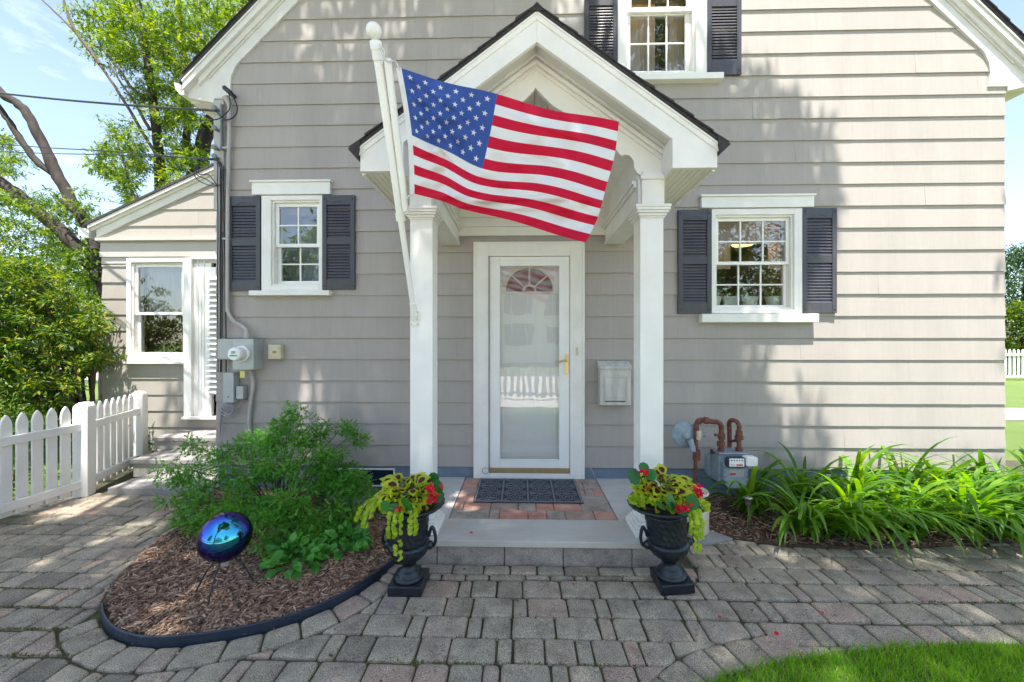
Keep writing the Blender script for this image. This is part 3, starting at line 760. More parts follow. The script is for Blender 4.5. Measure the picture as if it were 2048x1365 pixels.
for a in (42, 90, 138):
    c_, s_ = math.cos(R(a)), math.sin(R(a)); t = .008
    fl.prism([(fcx+fr_i*.3*c_+t*s_, fcz+fr_i*.3*s_-t*c_), (fcx+fr_i*c_+t*s_, fcz+fr_i*s_-t*c_), (fcx+fr_i*c_-t*s_, fcz+fr_i*s_+t*c_), (fcx+fr_i*.3*c_-t*s_, fcz+fr_i*.3*s_+t*c_)], yi-.010, yi+.01)
fl.build('fanlight', M['cream'], ido)
p = MB(); p.add([(x0, yi+.02, fcz-.005)]+[(q[0], yi+.02, q[1]) for q in arc], [tuple(range(1, n+2))]); p.build('pane', M['doorglass'], ido, recalc=False)
MB().box(x0-.1, x1+.1, yi+.09, yi+.10, 1.6, 2.5).build('pane_backing', M['backingpale'], ido)  # pale panel added behind the fanlight to lighten what shows through it

# ---- main roof and rake trim ----
EX = HW+.27
def rake(mb, o0, o1, y0, y1, xe=EX, mi=0):
    k = math.sqrt(2); a0 = ZR+o0*k; a1 = ZR+o1*k
    for s in (-1, 1):
        pts = [(XC, a0), (XC, a1), (XC+s*xe, a1-xe), (XC+s*xe, a0-xe)]
        mb.prism(pts, y0, y1, mi)
mb = MB(); rake(mb, -.005, .10, YW-.024, YW+.02, HW+.02); rake(mb, .10, .145, YW-.050, YW+.02, HW+.14); rake(mb, .145, .205, YW-.078, YW+.02)
rake(mb, .085, .100, YW-.034, YW-.0245, HW+.05); rake(mb, .193, .208, YW-.088, YW-.0785)
for s in (-1, 1):      # curved cornice return at each eave
    hx_ = lambda px, py: XC-P(px, py, YW).x
    pts = [(hx_(488, 119), P(488, 119, YW).z), (hx_(474, 136), P(474, 136, YW).z), (hx_(466, 155), P(466, 155, YW).z), (hx_(464, 175), P(464, 175, YW).z), (hx_(467, 200), P(467, 200, YW).z)]
    zb_ = pts[-1][1]
    pts += [(HW+.005, zb_), (HW+.10, zb_+.03), (HW+.10, ZR-HW-.10+.03)]
    mb.prism([(XC+s*p[0], p[1]) for p in pts], YW-.0235, YW+.015)
    ze_ = ZR+.145*math.sqrt(2)-EX
    mb.prism([(XC+s*(HW+.004), zb_-.04), (XC+s*(EX-.001), ze_-.04), (XC+s*(EX-.001), ze_+.05), (XC+s*(HW-.02), ze_+.05+EX-HW+.02), (XC+s*(HW-.02), zb_+.02), (XC+s*(HW+.004), zb_+.02)], YW-.0215, YW+.03)
mb.build('rake_trim', M['trimwhite'], house, bevel=.002)
mb = MB()
k = math.sqrt(2)
for s in (-1, 1):
    a0, a1 = ZR+.206*k, ZR+.245*k; xe = EX+.03
    mb.prism([(XC, a0), (XC, a1), (XC+s*xe, a1-xe), (XC+s*xe, a0-xe)], YW-.085, 12.2)
    i = 0
    d_ = 0
    while d_ < xe-.14:                       # shingle courses
        z = lambda t: a1-t
        mb.prism([(XC+s*d_, z(d_)+.002), (XC+s*(d_+.12), z(d_+.12)+.002), (XC+s*(d_+.12), z(d_+.12)+.016), (XC+s*d_, z(d_)+.004)], YW-.095-random.uniform(0, .008), 12.2); d_ += .11
mb.build('roof', M['roof'], house)
for s in (-1, 1):
    mb = MB()                            # gutter and soffit running back along the side
    xe = XC+s*EX; ze = ZR+.145*k-EX
    pts = [(xe, ze-.02), (xe+s*.012, ze+.06), (xe+s*.10, ze+.085), (xe+s*.085, ze+.02), (xe+s*.04, ze-.035), (xe, ze-.04)]
    mb.prism(pts, YW-.06, 12.1)
    mb.box(min(XC+s*(HW-.01), xe), max(XC+s*(HW-.01), xe), YW+.03, 12, ze-.06, ze-.04)
    mb.build('gutter', M['trimwhite'], house, bevel=.003)

# ---- entry porch ----
PX = .0965; YF = 2.42; SL = .745
pf = lambda px, py: P(px, py, YF)
xo = pf(1435, 338).x-PX; zbot = pf(1200, 338).z; xi = pf(1345, 300).x-PX; ztop = pf(1067, 27).z; zin = pf(1067, 84).z
zo = lambda x: ztop-SL*abs(x)
mb = MB()
for s in (-1, 1):
    q = lambda x, z: (PX+s*x, z)
    mb.prism([q(0, zin), q(0, ztop), q(xo, zo(xo)), q(xo, zbot), q(xi, zbot), q(xi, zin-.735*xi)], YF, YF+.03)
    # crown strip on the upper edge of the fascia
    mb.prism([q(0, ztop-.045), q(0, ztop+.002), q(xo+.008, zo(xo+.008)+.002), q(xo+.008, zo(xo+.008)-.045)], YF-.010, YF+.002)
    mb.prism([q(0, ztop-.012), q(0, ztop+.003), q(xo+.014, zo(xo+.014)+.003), q(xo+.014, zo(xo+.014)-.012)], YF-.018, YF-.009)
mb.build('porch_fascia', M['white'], house, bevel=.003)
YT = 2.60
# boxed eaves with bead-board soffit
for s in (-1, 1):
    mb = MB(); a, b = sorted((PX+s*(xi+.0), PX+s*xo))
    mb.box(min(PX+s*xo, PX+s*(xo-.02)), max(PX+s*xo, PX+s*(xo-.02)), YF+.031, YW-.003, zbot-.012, zo(xo)-.01)
    e0, e1 = sorted((PX+s*xi, PX+s*(xi+.02))); mb.box(e0, e1, YF+.031, YT+.02, zbot+.0, zin-.735*xi+.02)
    mb.build('eave_box', M['white'], house, bevel=.002)
    mb = MB(); nb2 = 7; lo, hi = sorted((PX+s*(xo-.021), PX+s*(xi-.0)))
    for k_ in range(nb2):
        c0 = lo+(hi-lo)*k_/nb2; c1 = lo+(hi-lo)*(k_+1)/nb2; mb.box(c0+.0015, c1-.0015, YF+.032, YW-.004, zbot+.002, zbot+.014)
    mb.box(lo, hi, YF+.032, YW-.004, zbot+.0141, zbot+.02)
    mb.build('eave_soffit', M['cream'], house, bevel=.0015)
# overhang soffit between fascia and tympanum, following the slope
mb = MB()
for s in (-1, 1):
    q = lambda x, z: (PX+s*x, z)
    mb.prism([q(0, zin+.03), q(0, zin+.05), q(xi+.02, zin-.735*xi+.05), q(xi+.02, zin-.735*xi+.015)], YF+.031, YT+.05)
    for k_ in range(2): mb.prism([q(0, zin+.012-k_*.0), q(0, zin+.029), q(xi, zin-.735*xi+.026), q(xi, zin-.735*xi+.010)], YT-.05+k_*.03, YT-.035+k_*.035)
mb.build('porch_soffit', M['trimwhite'], house)
# tympanum board with the shaped opening
prof = [(1066.5, 175), (1075, 181), (1086, 192), (1105, 211), (1150, 238), (1200, 270), (1222, 287), (1232, 298), (1238, 307), (1243, 312), (1250, 309.5), (1258, 311), (1264, 316), (1268, 324), (1268.6, 335), (1275, 347), (1286, 352), (1291, 353)]
pw = [(P(a, b, YT).x-PX, P(a, b, YT).z) for a, b in prof]; pw[0] = (0, pw[0][1])
mb = MB()
for s in (-1, 1):
    for i in range(len(pw)-1):
        (a, za), (b, zb2) = pw[i], pw[i+1]
        mb.prism([(PX+s*a, za), (PX+s*b, zb2), (PX+s*b, zin+.03-.735*b), (PX+s*a, zin+.03-.735*a)], YT, YT+.03)
    a, za = pw[-1]
    mb.prism([(PX+s*a, za), (PX+s*(xi+.01), za), (PX+s*(xi+.01), zin+.02-.735*(xi+.01)), (PX+s*a, zin+.03-.735*a)], YT, YT+.03)
mb.build('tympanum', M['cream'], house)
mb = MB()      # moulding on the tympanum below the soffit
for s in (-1, 1):
    q = lambda x, z: (PX+s*x, z)
    for o_, th_, dy in ((.0, .03, .022), (-.034, .012, .012)): mb.prism([q(0, zin-.02+o_), q(0, zin+.01+o_+(th_-.03)), q(xi, zin-.735*xi+.01+o_+(th_-.03)), q(xi, zin-.735*xi-.02+o_)], YT-dy, YT-.0005)
mb.build('tympanum_moulding', M['white'], house, bevel=.002)
cr0_ = P(1282, 700, YT).x-PX-.005
# vault boards and back panel against the house wall
mb = MB(); vx = cr0_-.014; vz1 = zin-.075; vz0 = vz1-.74*vx
for s in (-1, 1):
    nbd = 7
    for k_ in range(nbd):
        t0, t1 = k_/nbd, (k_+1)/nbd
        p0 = (PX+s*(vx*(1-t0)+.0), vz0+(vz1-vz0)*t0); p1 = (PX+s*vx*(1-t1)*1.0, vz0+(vz1-vz0)*t1)
        e = .0015; mb.prism([(p0[0]-s*e, p0[1]+e), (p1[0]+s*e, p1[1]-e), (p1[0]+s*e, p1[1]+.02), (p0[0]-s*e, p0[1]+.02)], YT+.031, YW-.03)
for s in (-1, 1):
    a_, b_x = sorted((PX+s*vx, PX+s*(vx+.02))); mb.box(a_, b_x, YT+.031, YW-.03, 2.545, vz0+.02)
mb.build('porch_ceiling', M['white'], house)
mb = MB(); z_ = Z(473)
while z_ < 3.25:
    hwid = .74 if z_ < vz0 else max(.05, .74*(vz1-z_)/(vz1-vz0)+.04)
    mb.box(PX-hwid, PX+hwid, YW-.029, YW-.012, z_, z_+.083); z_ += .086
mb.build('porch_back_panel', M['cream'], house, bevel=.0015)
# beams, posts
cr0, cr1 = P(1282, 700, YT).x-PX-.005, P(1327, 700, YT).x-PX       # post from axis
bi, bo = cr0-.012, cr1-.005
for s in (-1, 1):
    mb = MB(); a, b = sorted((PX+s*bi, PX+s*bo)); zc = P(1300, 412, YT).z
    mb.box(a, b, YT+.002, YW-.030, zc+.002, 2.548)
    ii, io = sorted((PX+s*(bi-.018), PX+s*(bi-.001))); mb.box(ii, io, YT+.04, YW-.031, 2.50, 2.546)
    ii, io = sorted((PX+s*(bi-.032), PX+s*(bi-.019))); mb.box(ii, io, YT+.04, YW-.031, 2.523, 2.547)
    ii, io = sorted((PX+s*(bi-.010), PX+s*(bi-.001))); mb.box(ii, io, YT+.17, YW-.031, zc-.001, zc+.03)
    ii, io = sorted((PX+s*(bo+.001), PX+s*(bo+.012))); mb.box(ii, io, YT+.17, YW-.031, zc-.001, zc+.03)
    mb.build('porch_beam', M['white'], house, bevel=.002)
def post():
    a, b, mid = cr0, cr1, (cr0+cr1)/2; hwp = (b-a)/2; yc = YT+hwp
    zc = P(1300, 412, YT).z; zc0 = P(1300, 433, YT).z
    mb = MB(); cx = PX+mid
    mb.box(cx-hwp, cx+hwp, yc-hwp, yc+hwp, LZ+.08, zc0); o = mb.build('porch_post', M['white2'], house, bevel=.004)
    c = MB()
    for i, (e, z0, z1) in enumerate(((.008, zc0-.012, zc0), (.016, zc0, zc0+.018), (.028, zc0+.018, zc0+.034), (.036, zc0+.034, zc-.018), (.040, zc-.018, zc+.001))): c.box(cx-hwp-e, cx+hwp+e, yc-hwp-e, yc+hwp+e, z0, z1)
    c.box(cx-hwp+.004, cx+hwp-.002, YT-.024, YT+.002, zc+.001, P(1300, 362, YT).z); 
    c.box(cx-hwp-.006, cx+hwp+.004, YT-.034, YT+.002, P(1300, 362, YT).z, P(1300, 353, YT).z)
    c.box(cx-hwp+.01, cx+hwp-.012, YT-.020, YT-.0005, P(1300, 353, YT).z, P(1300, 345, YT).z)
    c.build('capital', M['white'], o, bevel=.003)
    b_ = MB()
    for e, z0, z1 in ((.045, LZ+.001, LZ+.042), (.033, LZ+.042, LZ+.062), (.020, LZ+.062, LZ+.082), (.008, LZ+.082, LZ+.10)): b_.box(cx-hwp-e, cx+hwp+e, yc-hwp-e, yc+hwp+e, z0, z1)
    b_.build('post_base', M['white'], o, bevel=.005); return o
o1_ = post(); o2_ = copy_tree(o1_, house)
mid_ = (cr0+cr1)/2
o2_.location = o1_.location+Vector((-2*mid_, 0, 0))
# porch roof of layered shingles
mb = MB(); th_ = .022; xo2 = xo+.045
for s in (-1, 1):
    mb.prism([(PX, ztop+.004), (PX, ztop+.004+th_), (PX+s*xo2, zo(xo2)+.004+th_), (PX+s*xo2, zo(xo2)+.004)], YF-.022, YW-.001)
    d_ = 0
    while d_ < xo2-.03:
        e = min(xo2+.012, d_+.135); yj = YF-.030-random.uniform(0, .010)
        tj = random.uniform(.004, .012); mb.prism([(PX+s*d_, zo(d_)+.027), (PX+s*e, zo(e)+.027), (PX+s*e, zo(e)+.034+tj), (PX+s*d_, zo(d_)+.030)], yj, YW-.001); d_ += .118
    mb.prism([(PX+s*(xo2-.06), zo(xo2-.06)+.024), (PX+s*(xo2+.02), zo(xo2+.02)+.03), (PX+s*(xo+.006), zo(xo+.006)-.065), (PX+s*(xo-.0), zo(xo)-.03)], YF-.034, YW-.001)
mb.prism([(PX-.05, ztop-.006), (PX, ztop+.046), (PX+.05, ztop-.006)], YF-.032, YW-.001)
mb.build('porch_roof', M['roof'], house)

# ---- recessed side wing ----
YV = 4.8
vp = lambda px, py: P(px, py, YV)
VL = vp(205, 600).x; VR = XL+.02
lowr = lambda x: vp(281, 440).z+(vp(429, 371).z-vp(281, 440).z)/(vp(429, 371).x-vp(281, 440).x)*(x-vp(281, 440).x)
sv = (lowr(1)-lowr(0)); nl = math.hypot(sv, 1)
opV = (vp(266, 600).x, vp(370, 600).x, vp(300, 716).z, vp(300, 526).z)
opW = (vp(388, 600).x, -3.02, vp(400, 832).z, vp(400, 520).z)
mb = MB(); zbv = vp(300, 886).z; zled = vp(300, 486).z
courses(mb, VL, VR, zbv-.2046, zled, YV, [(opV[0], opV[1], opV[2], opV[3]+.02), opW], [(0, -1, -vp(300, 530).z)], seed=9)
courses(mb, VL, VR, zled, 4.6, YV-.03, [], [(sv/nl, -1/nl, -(lowr(0))/nl)], seed=10)
mb.build('wing_wall', M['siding2'], house)
mb = MB()
for a0, a1, b0, b1 in _multi([(VL+.01, VR, .0, zled)], [opV, opW]): mb.box(a0, a1, YV+.014, YV+.12, b0, b1)
mb.prism([(VL+.01, zled), (VR, zled), (VR, lowr(VR)), (VL+.01, lowr(VL))], YV-.015, YV+.12)
mb.box(VL+.012, VL+.12, YV+.121, 9, .0, lowr(VL)); mb.box(VL, VR, 6.8, 6.9, 0, 3.2); mb.box(VL+.13, VR, YV+.13, 6.7, .3, .35)
mb.build('inner_wall', M['interior'], house)
mb = MB()
mb.box(VL-.02, VR, YV-.075, YV+.01, vp(300, 484).z, vp(300, 478).z)
mb.box(VL-.005, VR, YV-.022, YV+.01, vp(300, 503).z, vp(300, 484).z-.001); mb.box(VL-.008, VR, YV-.03, YV+.01, vp(300, 515).z, vp(300, 503).z-.001)
mb.box(VL, VR, YV-.012, YV+.01, vp(300, 528).z, vp(300, 515).z-.001)
mb.build('wing_frieze', M['trim'], house, bevel=.002)
mb = MB(); rk = lambda o0, o1, y0, y1, xl: mb.prism([(xl, lowr(xl)+o0*nl), (VR+.3, lowr(VR+.3)+o0*nl), (VR+.3, lowr(VR+.3)+o1*nl), (xl, lowr(xl)+o1*nl)], y0, y1)
xg = vp(192, 470).x
rk(-.003, .085, YV-.055, YV+.01, VL-.02); rk(.085, .115, YV-.075, YV+.01, VL-.09); rk(.115, .155, YV-.10, YV+.01, xg)
xq = vp(172, 470).x; zq = lowr(xg)+.05
mb.prism([(xq, zq+.02), (xq+.0, zq+.09), (xg+.01, zq+.075), (xg+.01, zq-.04), (xq+.05, zq-.03)], YV-.09, YV+3)
mb.build('wing_rake_trim', M['trimwhite'], house, bevel=.002)
mb = MB(); rk(.157, .185, YV-.11, YV+4, xg-.03); mb.build('wing_roof', M['roof'], house)
fV = window(opV, (opV[0]-.055, opV[1]+.02, opV[2]-.05, opV[3]+.05), None, (opV[0]-.06, opV[1]+.03, opV[2]-.075, opV[2]-.05), vp(320, 627).z, (1, 1, 1), house, .035, Y=YV, brail=.05)
drape(opV[0]+.06, opV[1]-.03, vp(320, 627).z, opV[3]-.03, YV+.12, 9, .012, M['sheer'], fV)
mb = MB()
def rv(a, b, c, d_, y0, y1): p0 = vp(a, d_); p1 = vp(b, c); mb.box(p0.x, p1.x, y0, y1, p0.z, p1.z)
rv(374, 389, 518, 836, YV-.05, YV+.02); mb.box(opW[0], opW[1], YV-.045, YV+.02, opW[3], opW[3]+.03)
rv(389, 424, 520, 832, YV-.01, YV+.03)
for px_ in (397, 403, 409): rv(px_, px_+1.4, 522, 830, YV-.016, YV-.0105)
mb.box(opW[0]-.09, opW[1], YV-.09, YV+.02, opW[2]-.03, opW[2])
so = mb.build('side_door_frame', M['white2'], house, bevel=.002)
lv = MB(); a = vp(421, 600).x; b = -3.0; zz = vp(420, 535).z; lv.box(a, b, YV-.012, YV-.006, vp(420, 790).z, vp(420, 535).z, 1)
z_ = vp(420, 785).z
while z_ < vp(420, 560).z: lv.add([(a-.012, YV-.06, z_), (b, YV-.06, z_), (b, YV-.02, z_+.035), (a-.012, YV-.02, z_+.035), (a-.012, YV-.06, z_-.006), (b, YV-.06, z_-.006)], [(0, 1, 2, 3), (0, 4, 5, 1), (4, 3, 2, 5)]); z_ += .068
lv.build('louvre', [M['white2'], M['metal']], so)
mb = MB(); mb.box(VL+.01, VR, YV+.002, YV+.2, -.1, zbv-.2); mb.build('wing_foundation', M['concrete'], house)
# =====================================================================
# ENTRY LANDING, STEPS
# =====================================================================
ld = empty('entry_landing', (.1, 2.8, 0), 'low entry landing of bluestone, split-face blocks and red-grey brick pavers in front of the door', 'landing')
mb = MB(); mb.box(-.80, .975, 2.496, 2.808, LZ-.042, LZ); mb.build('tread_slab', M['bluestone'], ld, bevel=.005)
mb = MB(); xx = -.80
for wd in (.33, .56, .485, .565, .0): pass
for a, b in ((-.80, -.476), (-.470, .105), (.111, .60), (.606, .93)):
    pass
bx = [X(833, 2.53), X(875, 2.53), X(1009, 2.53), X(1126, 2.53), X(1263, 2.53), X(1322, 2.53)]
for i in range(5): mb.box(bx[i]+.002, bx[i+1]-.002, 2.515, 2.72, -.03, LZ-.043)
mb.build('riser_block', M['block'], ld, bevel=.006)
for a, b in ((-.80, -.535), (.705, 1.02)):
    mb = MB(); mb.box(a, b, 2.811, YW-.002, LZ-.05, LZ-.001); mb.build('flagstone', M['bluestone'], ld, bevel=.004)
mb = MB(); y_ = 2.811; k_ = 0
while y_ < YW-.02:
    xx = -.531+random.uniform(-.05, 0) if 0 else -.531; y1_ = min(YW-.002, y_+.1515)
    while xx < .70:
        l = random.choice([.14, .215, .215, .29, .075]); e = min(.701, xx+l)
        if .701-e < .05: e = .701
        if e-xx > .03: stone(mb, [(xx, y_), (e, y_), (e, y1_), (xx, y1_)], LZ-.001+random.uniform(-.001, .001), .008, .0022, dome=.003, tilt=.0006)
        xx = e
    y_ = y1_
mb.build('brick_paving', M['brick'], ld, recalc=False)
mb = MB(); mb.box(-.79, 1.01, 2.72, YW-.004, -.03, LZ-.052); mb.box(-.53, .70, 2.81, YW-.004, LZ-.052, LZ-.016); mb.build('core', M['joint'], ld)

# doormat with cast scroll panels
mt = empty('doormat', (.07, 3.3, LZ), 'black rubber doormat with four panels of cast scrollwork in front of the door', 'doormat')
m0 = G(946, 1003.5, LZ+.01); m1 = G(1148, 955, LZ+.01); x0, y0_ = m0.x, m0.y; x1, y1_ = G(1167, 1003.5, LZ+.01).x, min(YW-.06, m1.y)
mb = MB(); mb.box(x0, x1, y0_, y1_, LZ+.001, LZ+.007); mb.build('mat_base', M['cable'], mt, bevel=.003)
mb = MB(); zt_ = LZ+.010; nx_, ny_ = 4, 3; e = .012
for i in range(nx_+1):
    c = x0+e+(x1-x0-2*e)*i/nx_; mb.box(c-.006, c+.006, y0_+.002, y1_-.002, LZ+.007, LZ+.013)
for j in range(ny_+1):
    c = y0_+e+(y1_-y0_-2*e)*j/ny_; mb.box(x0+.004, x1-.004, c-(.006 if j in (0, ny_) else .0025), c+(.006 if j in (0, ny_) else .0025), LZ+.007, LZ+.0125)
cw, ch = (x1-x0-2*e)/nx_, (y1_-y0_-2*e)/ny_
for i in range(nx_):
    for j in range(ny_):
        cx, cy = x0+e+cw*(i+.5), y0_+e+ch*(j+.5)
        el_ = lambda a, b, ox, oy, t0=0, t1=6.283, n=16: [(cx+ox+a*math.cos(t0+(t1-t0)*k/n), cy+oy+b*math.sin(t0+(t1-t0)*k/n), zt_) for k in range(n+1)]
        mb.tube(el_(cw*.2, ch*.34, 0, 0), .0035, 5, cap=False); mb.tube(el_(cw*.08, ch*.15, 0, 0), .004, 5, cap=False)
        for sx in (-1, 1):
            mb.tube(el_(cw*.17, ch*.36, sx*cw*.44, 0, R(90 if sx > 0 else -90), R(270 if sx > 0 else 90)), .003, 5, cap=False)
            for sy in (-1, 1):
                mb.tube([(cx+sx*cw*.12, cy+sy*ch*.1, zt_), (cx+sx*cw*.25, cy+sy*ch*.25, zt_), (cx+sx*cw*.38, cy+sy*ch*.22, zt_), (cx+sx*cw*.36, cy+sy*ch*.40, zt_), (cx+sx*cw*.2, cy+sy*ch*.45, zt_)], .003, 5, cap=False)
mb.build('scrollwork', M['rubber'], mt)

# side steps up to the wing door
ss = empty('side_steps', (-3.6, 4.2, 0), 'three grey concrete steps rising to the white side door beside the picket fence', 'steps')
def stepb(y0, y1, xl, zt, th): mb = MB(); mb.box(xl, XL+.06, y0, y1, zt-th, zt); return mb
tz = [1.455-(985-682.5)/216, 1.455-(925-682.5)/192, 1.455-(880-682.5)/176]
stepb(3.56, 4.8, -3.93, .06, .09).build('bottom_slab', M['stepstone'], ss, bevel=.006)
t = stepb(4.0, 4.8, -4.17, tz[1], .045).build('tread', M['stepstone'], ss, bevel=.005)
mb = MB(); mb.box(-4.155, XL+.05, 4.02, 4.79, .0, tz[1]-.046); mb.build('riser', M['concrete'], ss, bevel=.003)
stepb(4.37, 4.79, -4.29, tz[2], .045).build('tread', M['stepstone'], ss, bevel=.005)
mb = MB(); mb.box(-4.275, XL+.05, 4.39, 4.785, tz[1]+.001, tz[2]-.046); mb.build('riser', M['concrete'], ss, bevel=.003)

# =====================================================================
# PICKET FENCE (left) AND THINGS STANDING ABOUT
# =====================================================================
def picket_outline(w, z0, z1):
    r = [(-w/2, z0), (w/2, z0), (w/2, z1-.095)]
    for k in range(1, 6): a = k/6; r.append((w/2*math.cos(a*math.pi/2)**.75*1.0 if k < 6 else 0, z1-.095+.095*a))
    r.append((0, z1)); r += [(-x, z) for x, z in r[-2:2:-1]]; r.append((-w/2, z1-.095)); return r
def fence(name, pts, label, hz, wdt=.078, gap=.034, side=1, mat='white', group=None, zb=.035, posts=True):
    root = empty(name, (pts[0][0], pts[0][1], 0), label, 'fence', group); proto = None
    for si in range(len(pts)-1):
        a = Vector((*pts[si], 0)); b = Vector((*pts[si+1], 0)); d = (b-a); L = d.length; d.normalize(); nrm = Vector((-d.y, d.x, 0))*side
        rot = Matrix((d, nrm, Vector((0, 0, 1)))).transposed()
        n = int((L-.10)/(wdt+gap)); st0 = (L-n*(wdt+gap)+gap)/2+wdt/2
        for i in range(n):
            c = a+d*(st0+i*(wdt+gap))
            mb = MB(); out_ = picket_outline(wdt, zb, hz+random.uniform(-.004, .004))
            vs = [(x, yy, z) for yy in (.004, .024) for x, z in out_]; k = len(out_)
            vs = [tuple(rot @ Vector(v)+c) for v in vs]
            mb.add(vs, [tuple(range(k)), tuple(range(2*k-1, k-1, -1))]+[(q, (q+1) % k, k+(q+1) % k, k+q) for q in range(k)])
            mb.build('picket', M[mat], root, bevel=.0015, seg=1)
        for z0, z1 in ((.085, .155), (hz-.245, hz-.175)):
            mb = MB(); vs = [tuple(rot @ Vector((x, y, z))+a) for x in (.03, L-.03) for y in (-.032, .0035) for z in (z0, z1)]
            mb.add(vs, [(0,1,3,2),(4,6,7,5),(0,4,5,1),(2,3,7,6),(0,2,6,4),(1,5,7,3)]); mb.build('rail', M[mat], root, bevel=.003)
    if posts:
        for p in pts:
            mb = MB(); c = Vector((*p, 0)); t_ = .055
            i = pts.index(p); q = pts[i+1] if i+1 < len(pts) else pts[i-1]; ang = math.atan2(q[1]-p[1], q[0]-p[0]); rt = Matrix.Rotation(ang, 3, 'Z')
            for (h0, h1, t1, t2) in ((0, hz-.03, t_, t_), (hz-.03, hz-.012, t_*1.0, t_*.93), (hz-.012, hz+.016, t_*.93, t_*.5)):
                vs = [tuple(rt @ Vector((x*tt, y*tt, z))+c) for tt, z in ((t1, h0), (t2, h1)) for x, y in ((-1, -1), (1, -1), (1, 1), (-1, 1))]
                mb.add(vs, [(0, 1, 2, 3), (4, 7, 6, 5)]+[(k, (k+1) % 4, 4+(k+1) % 4, 4+k) for k in range(4)])
            mb.build('post', M[mat], root, bevel=.004)
    return root
fence('picket_fence', [(-4.22, 1.4), (-4.12, 3.53), (-4.41, 4.34)], 'low white wooden picket fence with pointed pickets beside the side steps', .862, wdt=.070, gap=.028, side=1)
# flag bracket, pole and flag ---------------------------------------------------
B = P(829, 632, YT-.03); T = P(751, 84, 1.95)
fp = empty('flagpole', B, 'white two-tube flagpole with ball finial mounted at an angle on the left porch post', 'flagpole')
ax = (T-B).normalized(); pt = lambda t: B.lerp(T, t)
def tpy(py):                       # parameter where the pole shows at height py
    lo, hi = 0, 1
    for _ in range(40):
        m_ = (lo+hi)/2
        if proj(pt(m_))[1] > py: lo = m_
        else: hi = m_
    return lo
tk = tpy(432); t2 = tpy(606)
mb = MB(); mb.tube([pt(tk), pt(.995)], .0225, 20); mb.build('pole', M['white2'], fp)
mb = MB(); mb.tube([pt(.03), pt(tk)], [.0165, .0185], 16); mb.tube([pt(.0), pt(t2)], .021, 16); mb.tube([pt(tk-.02), pt(tk+.012)], .028, 20); mb.build('lower_pole', M['white2'], fp, bevel=.001)
mb = MB(); mb.tube([pt(.975), pt(1.0), pt(1.003)], [.030, .030, .024], 20); mb.tube([pt(.945), pt(.975)], .027, 20); mb.build('collar', M['white2'], fp)
mb = MB(); c = T+ax*.045; n = 24
mb.lathe([(.038*math.sin(math.pi*i/16), -.038*math.cos(math.pi*i/16)) for i in range(1, 16)], tuple(c), 28); mb.build('finial', M['white2'], fp)
s0 = P(775, 118, 1.98); s1 = P(812, 424, proj and pt(tk).y-.02)
mb = MB(); mb.tube([s0, s1], .0195, 16); mb.build('sleeve', M['white2'], fp)
mb = MB(); b0 = P(821, 652, YT-.001); b1 = P(838, 622, YT-.001)
mb.box(b0.x, b1.x, YT-.009, YT-.001, b0.z, b1.z); mb.tube([B+Vector((0, .028, -.01)), B-Vector((0, .012, .0))-ax*.01], .016, 14)
mb.tube([B+Vector((-.022, -.005, -.012)), B+Vector((.022, -.005, -.012))], .006, 10); mb.build('bracket', M['white'], fp, bevel=.001)
mb = MB()
for dx_, dz_ in ((.004, .004), (-.004, .004), (.004, -.004), (-.004, -.004)):
    sx_ = b0.x+.009 if dx_ < 0 else b1.x-.009; sz_ = b0.z+.010 if dz_ < 0 else b1.z-.010
    mb = MB(); mb.lathe([(.0032, 0), (.0028, .002), (.0008, .003)], (sx_, YT-.0092, sz_), 8, axis='y')
    mb.build('bolt', M['cable'], fp)
net = [[(803,137),(815,205),(824,271),(828,330),(829,388)],
       [(897,166),(894,232),(888,301),(885,352),(882,403)],
       [(993,190),(980,262),(963,336),(948,380),(934,419)],
       [(1115,221),(1108,285),(1086,352),(1066,402),(1042,449)],
       [(1238,245),(1229,312),(1210,382),(1196,432),(1172,484)]]
us = [0, .215, .43, .70, 1.0]
hoistY = [2.0, 2.055, 2.11, 2.165, 2.21]; flyY = [2.14, 2.10, 2.08, 2.07, 2.05]
def lag(xs, ys, x):
    # monotone piecewise cubic through the net
    for i in range(len(xs)-1):
        if x <= xs[i+1] or i == len(xs)-2:
            h = xs[i+1]-xs[i]; t = (x-xs[i])/h
            d0 = (ys[i+1]-ys[max(0, i-1)])/(xs[i+1]-xs[max(0, i-1)])*h; d1 = (ys[min(len(xs)-1, i+2)]-ys[i])/(xs[min(len(xs)-1, i+2)]-xs[i])*h
            return ys[i]*(2*t**3-3*t*t+1)+d0*(t**3-2*t*t+t)+ys[i+1]*(-2*t**3+3*t*t)+d1*(t**3-t*t)
CREASE = [(.02, .05, .40, .30, -.022, .018), (.02, .20, .36, .52, .020, .016), (.05, .42, .30, .62, -.018, .014), (.0, .02, .2, .5, .016, .018), (.30, .95, .98, .62, -.022, .020), (.45, .98, .99, .80, .024, .016), (.5, .1, .98, .28, -.016, .016), (.45, .35, .9, .5, .016, .02), (.7, .0, .82, .5, .014, .02), (.15, .98, .6, .78, -.02, .018)]
vsn = [0, .27, .5385, .77, 1.0]
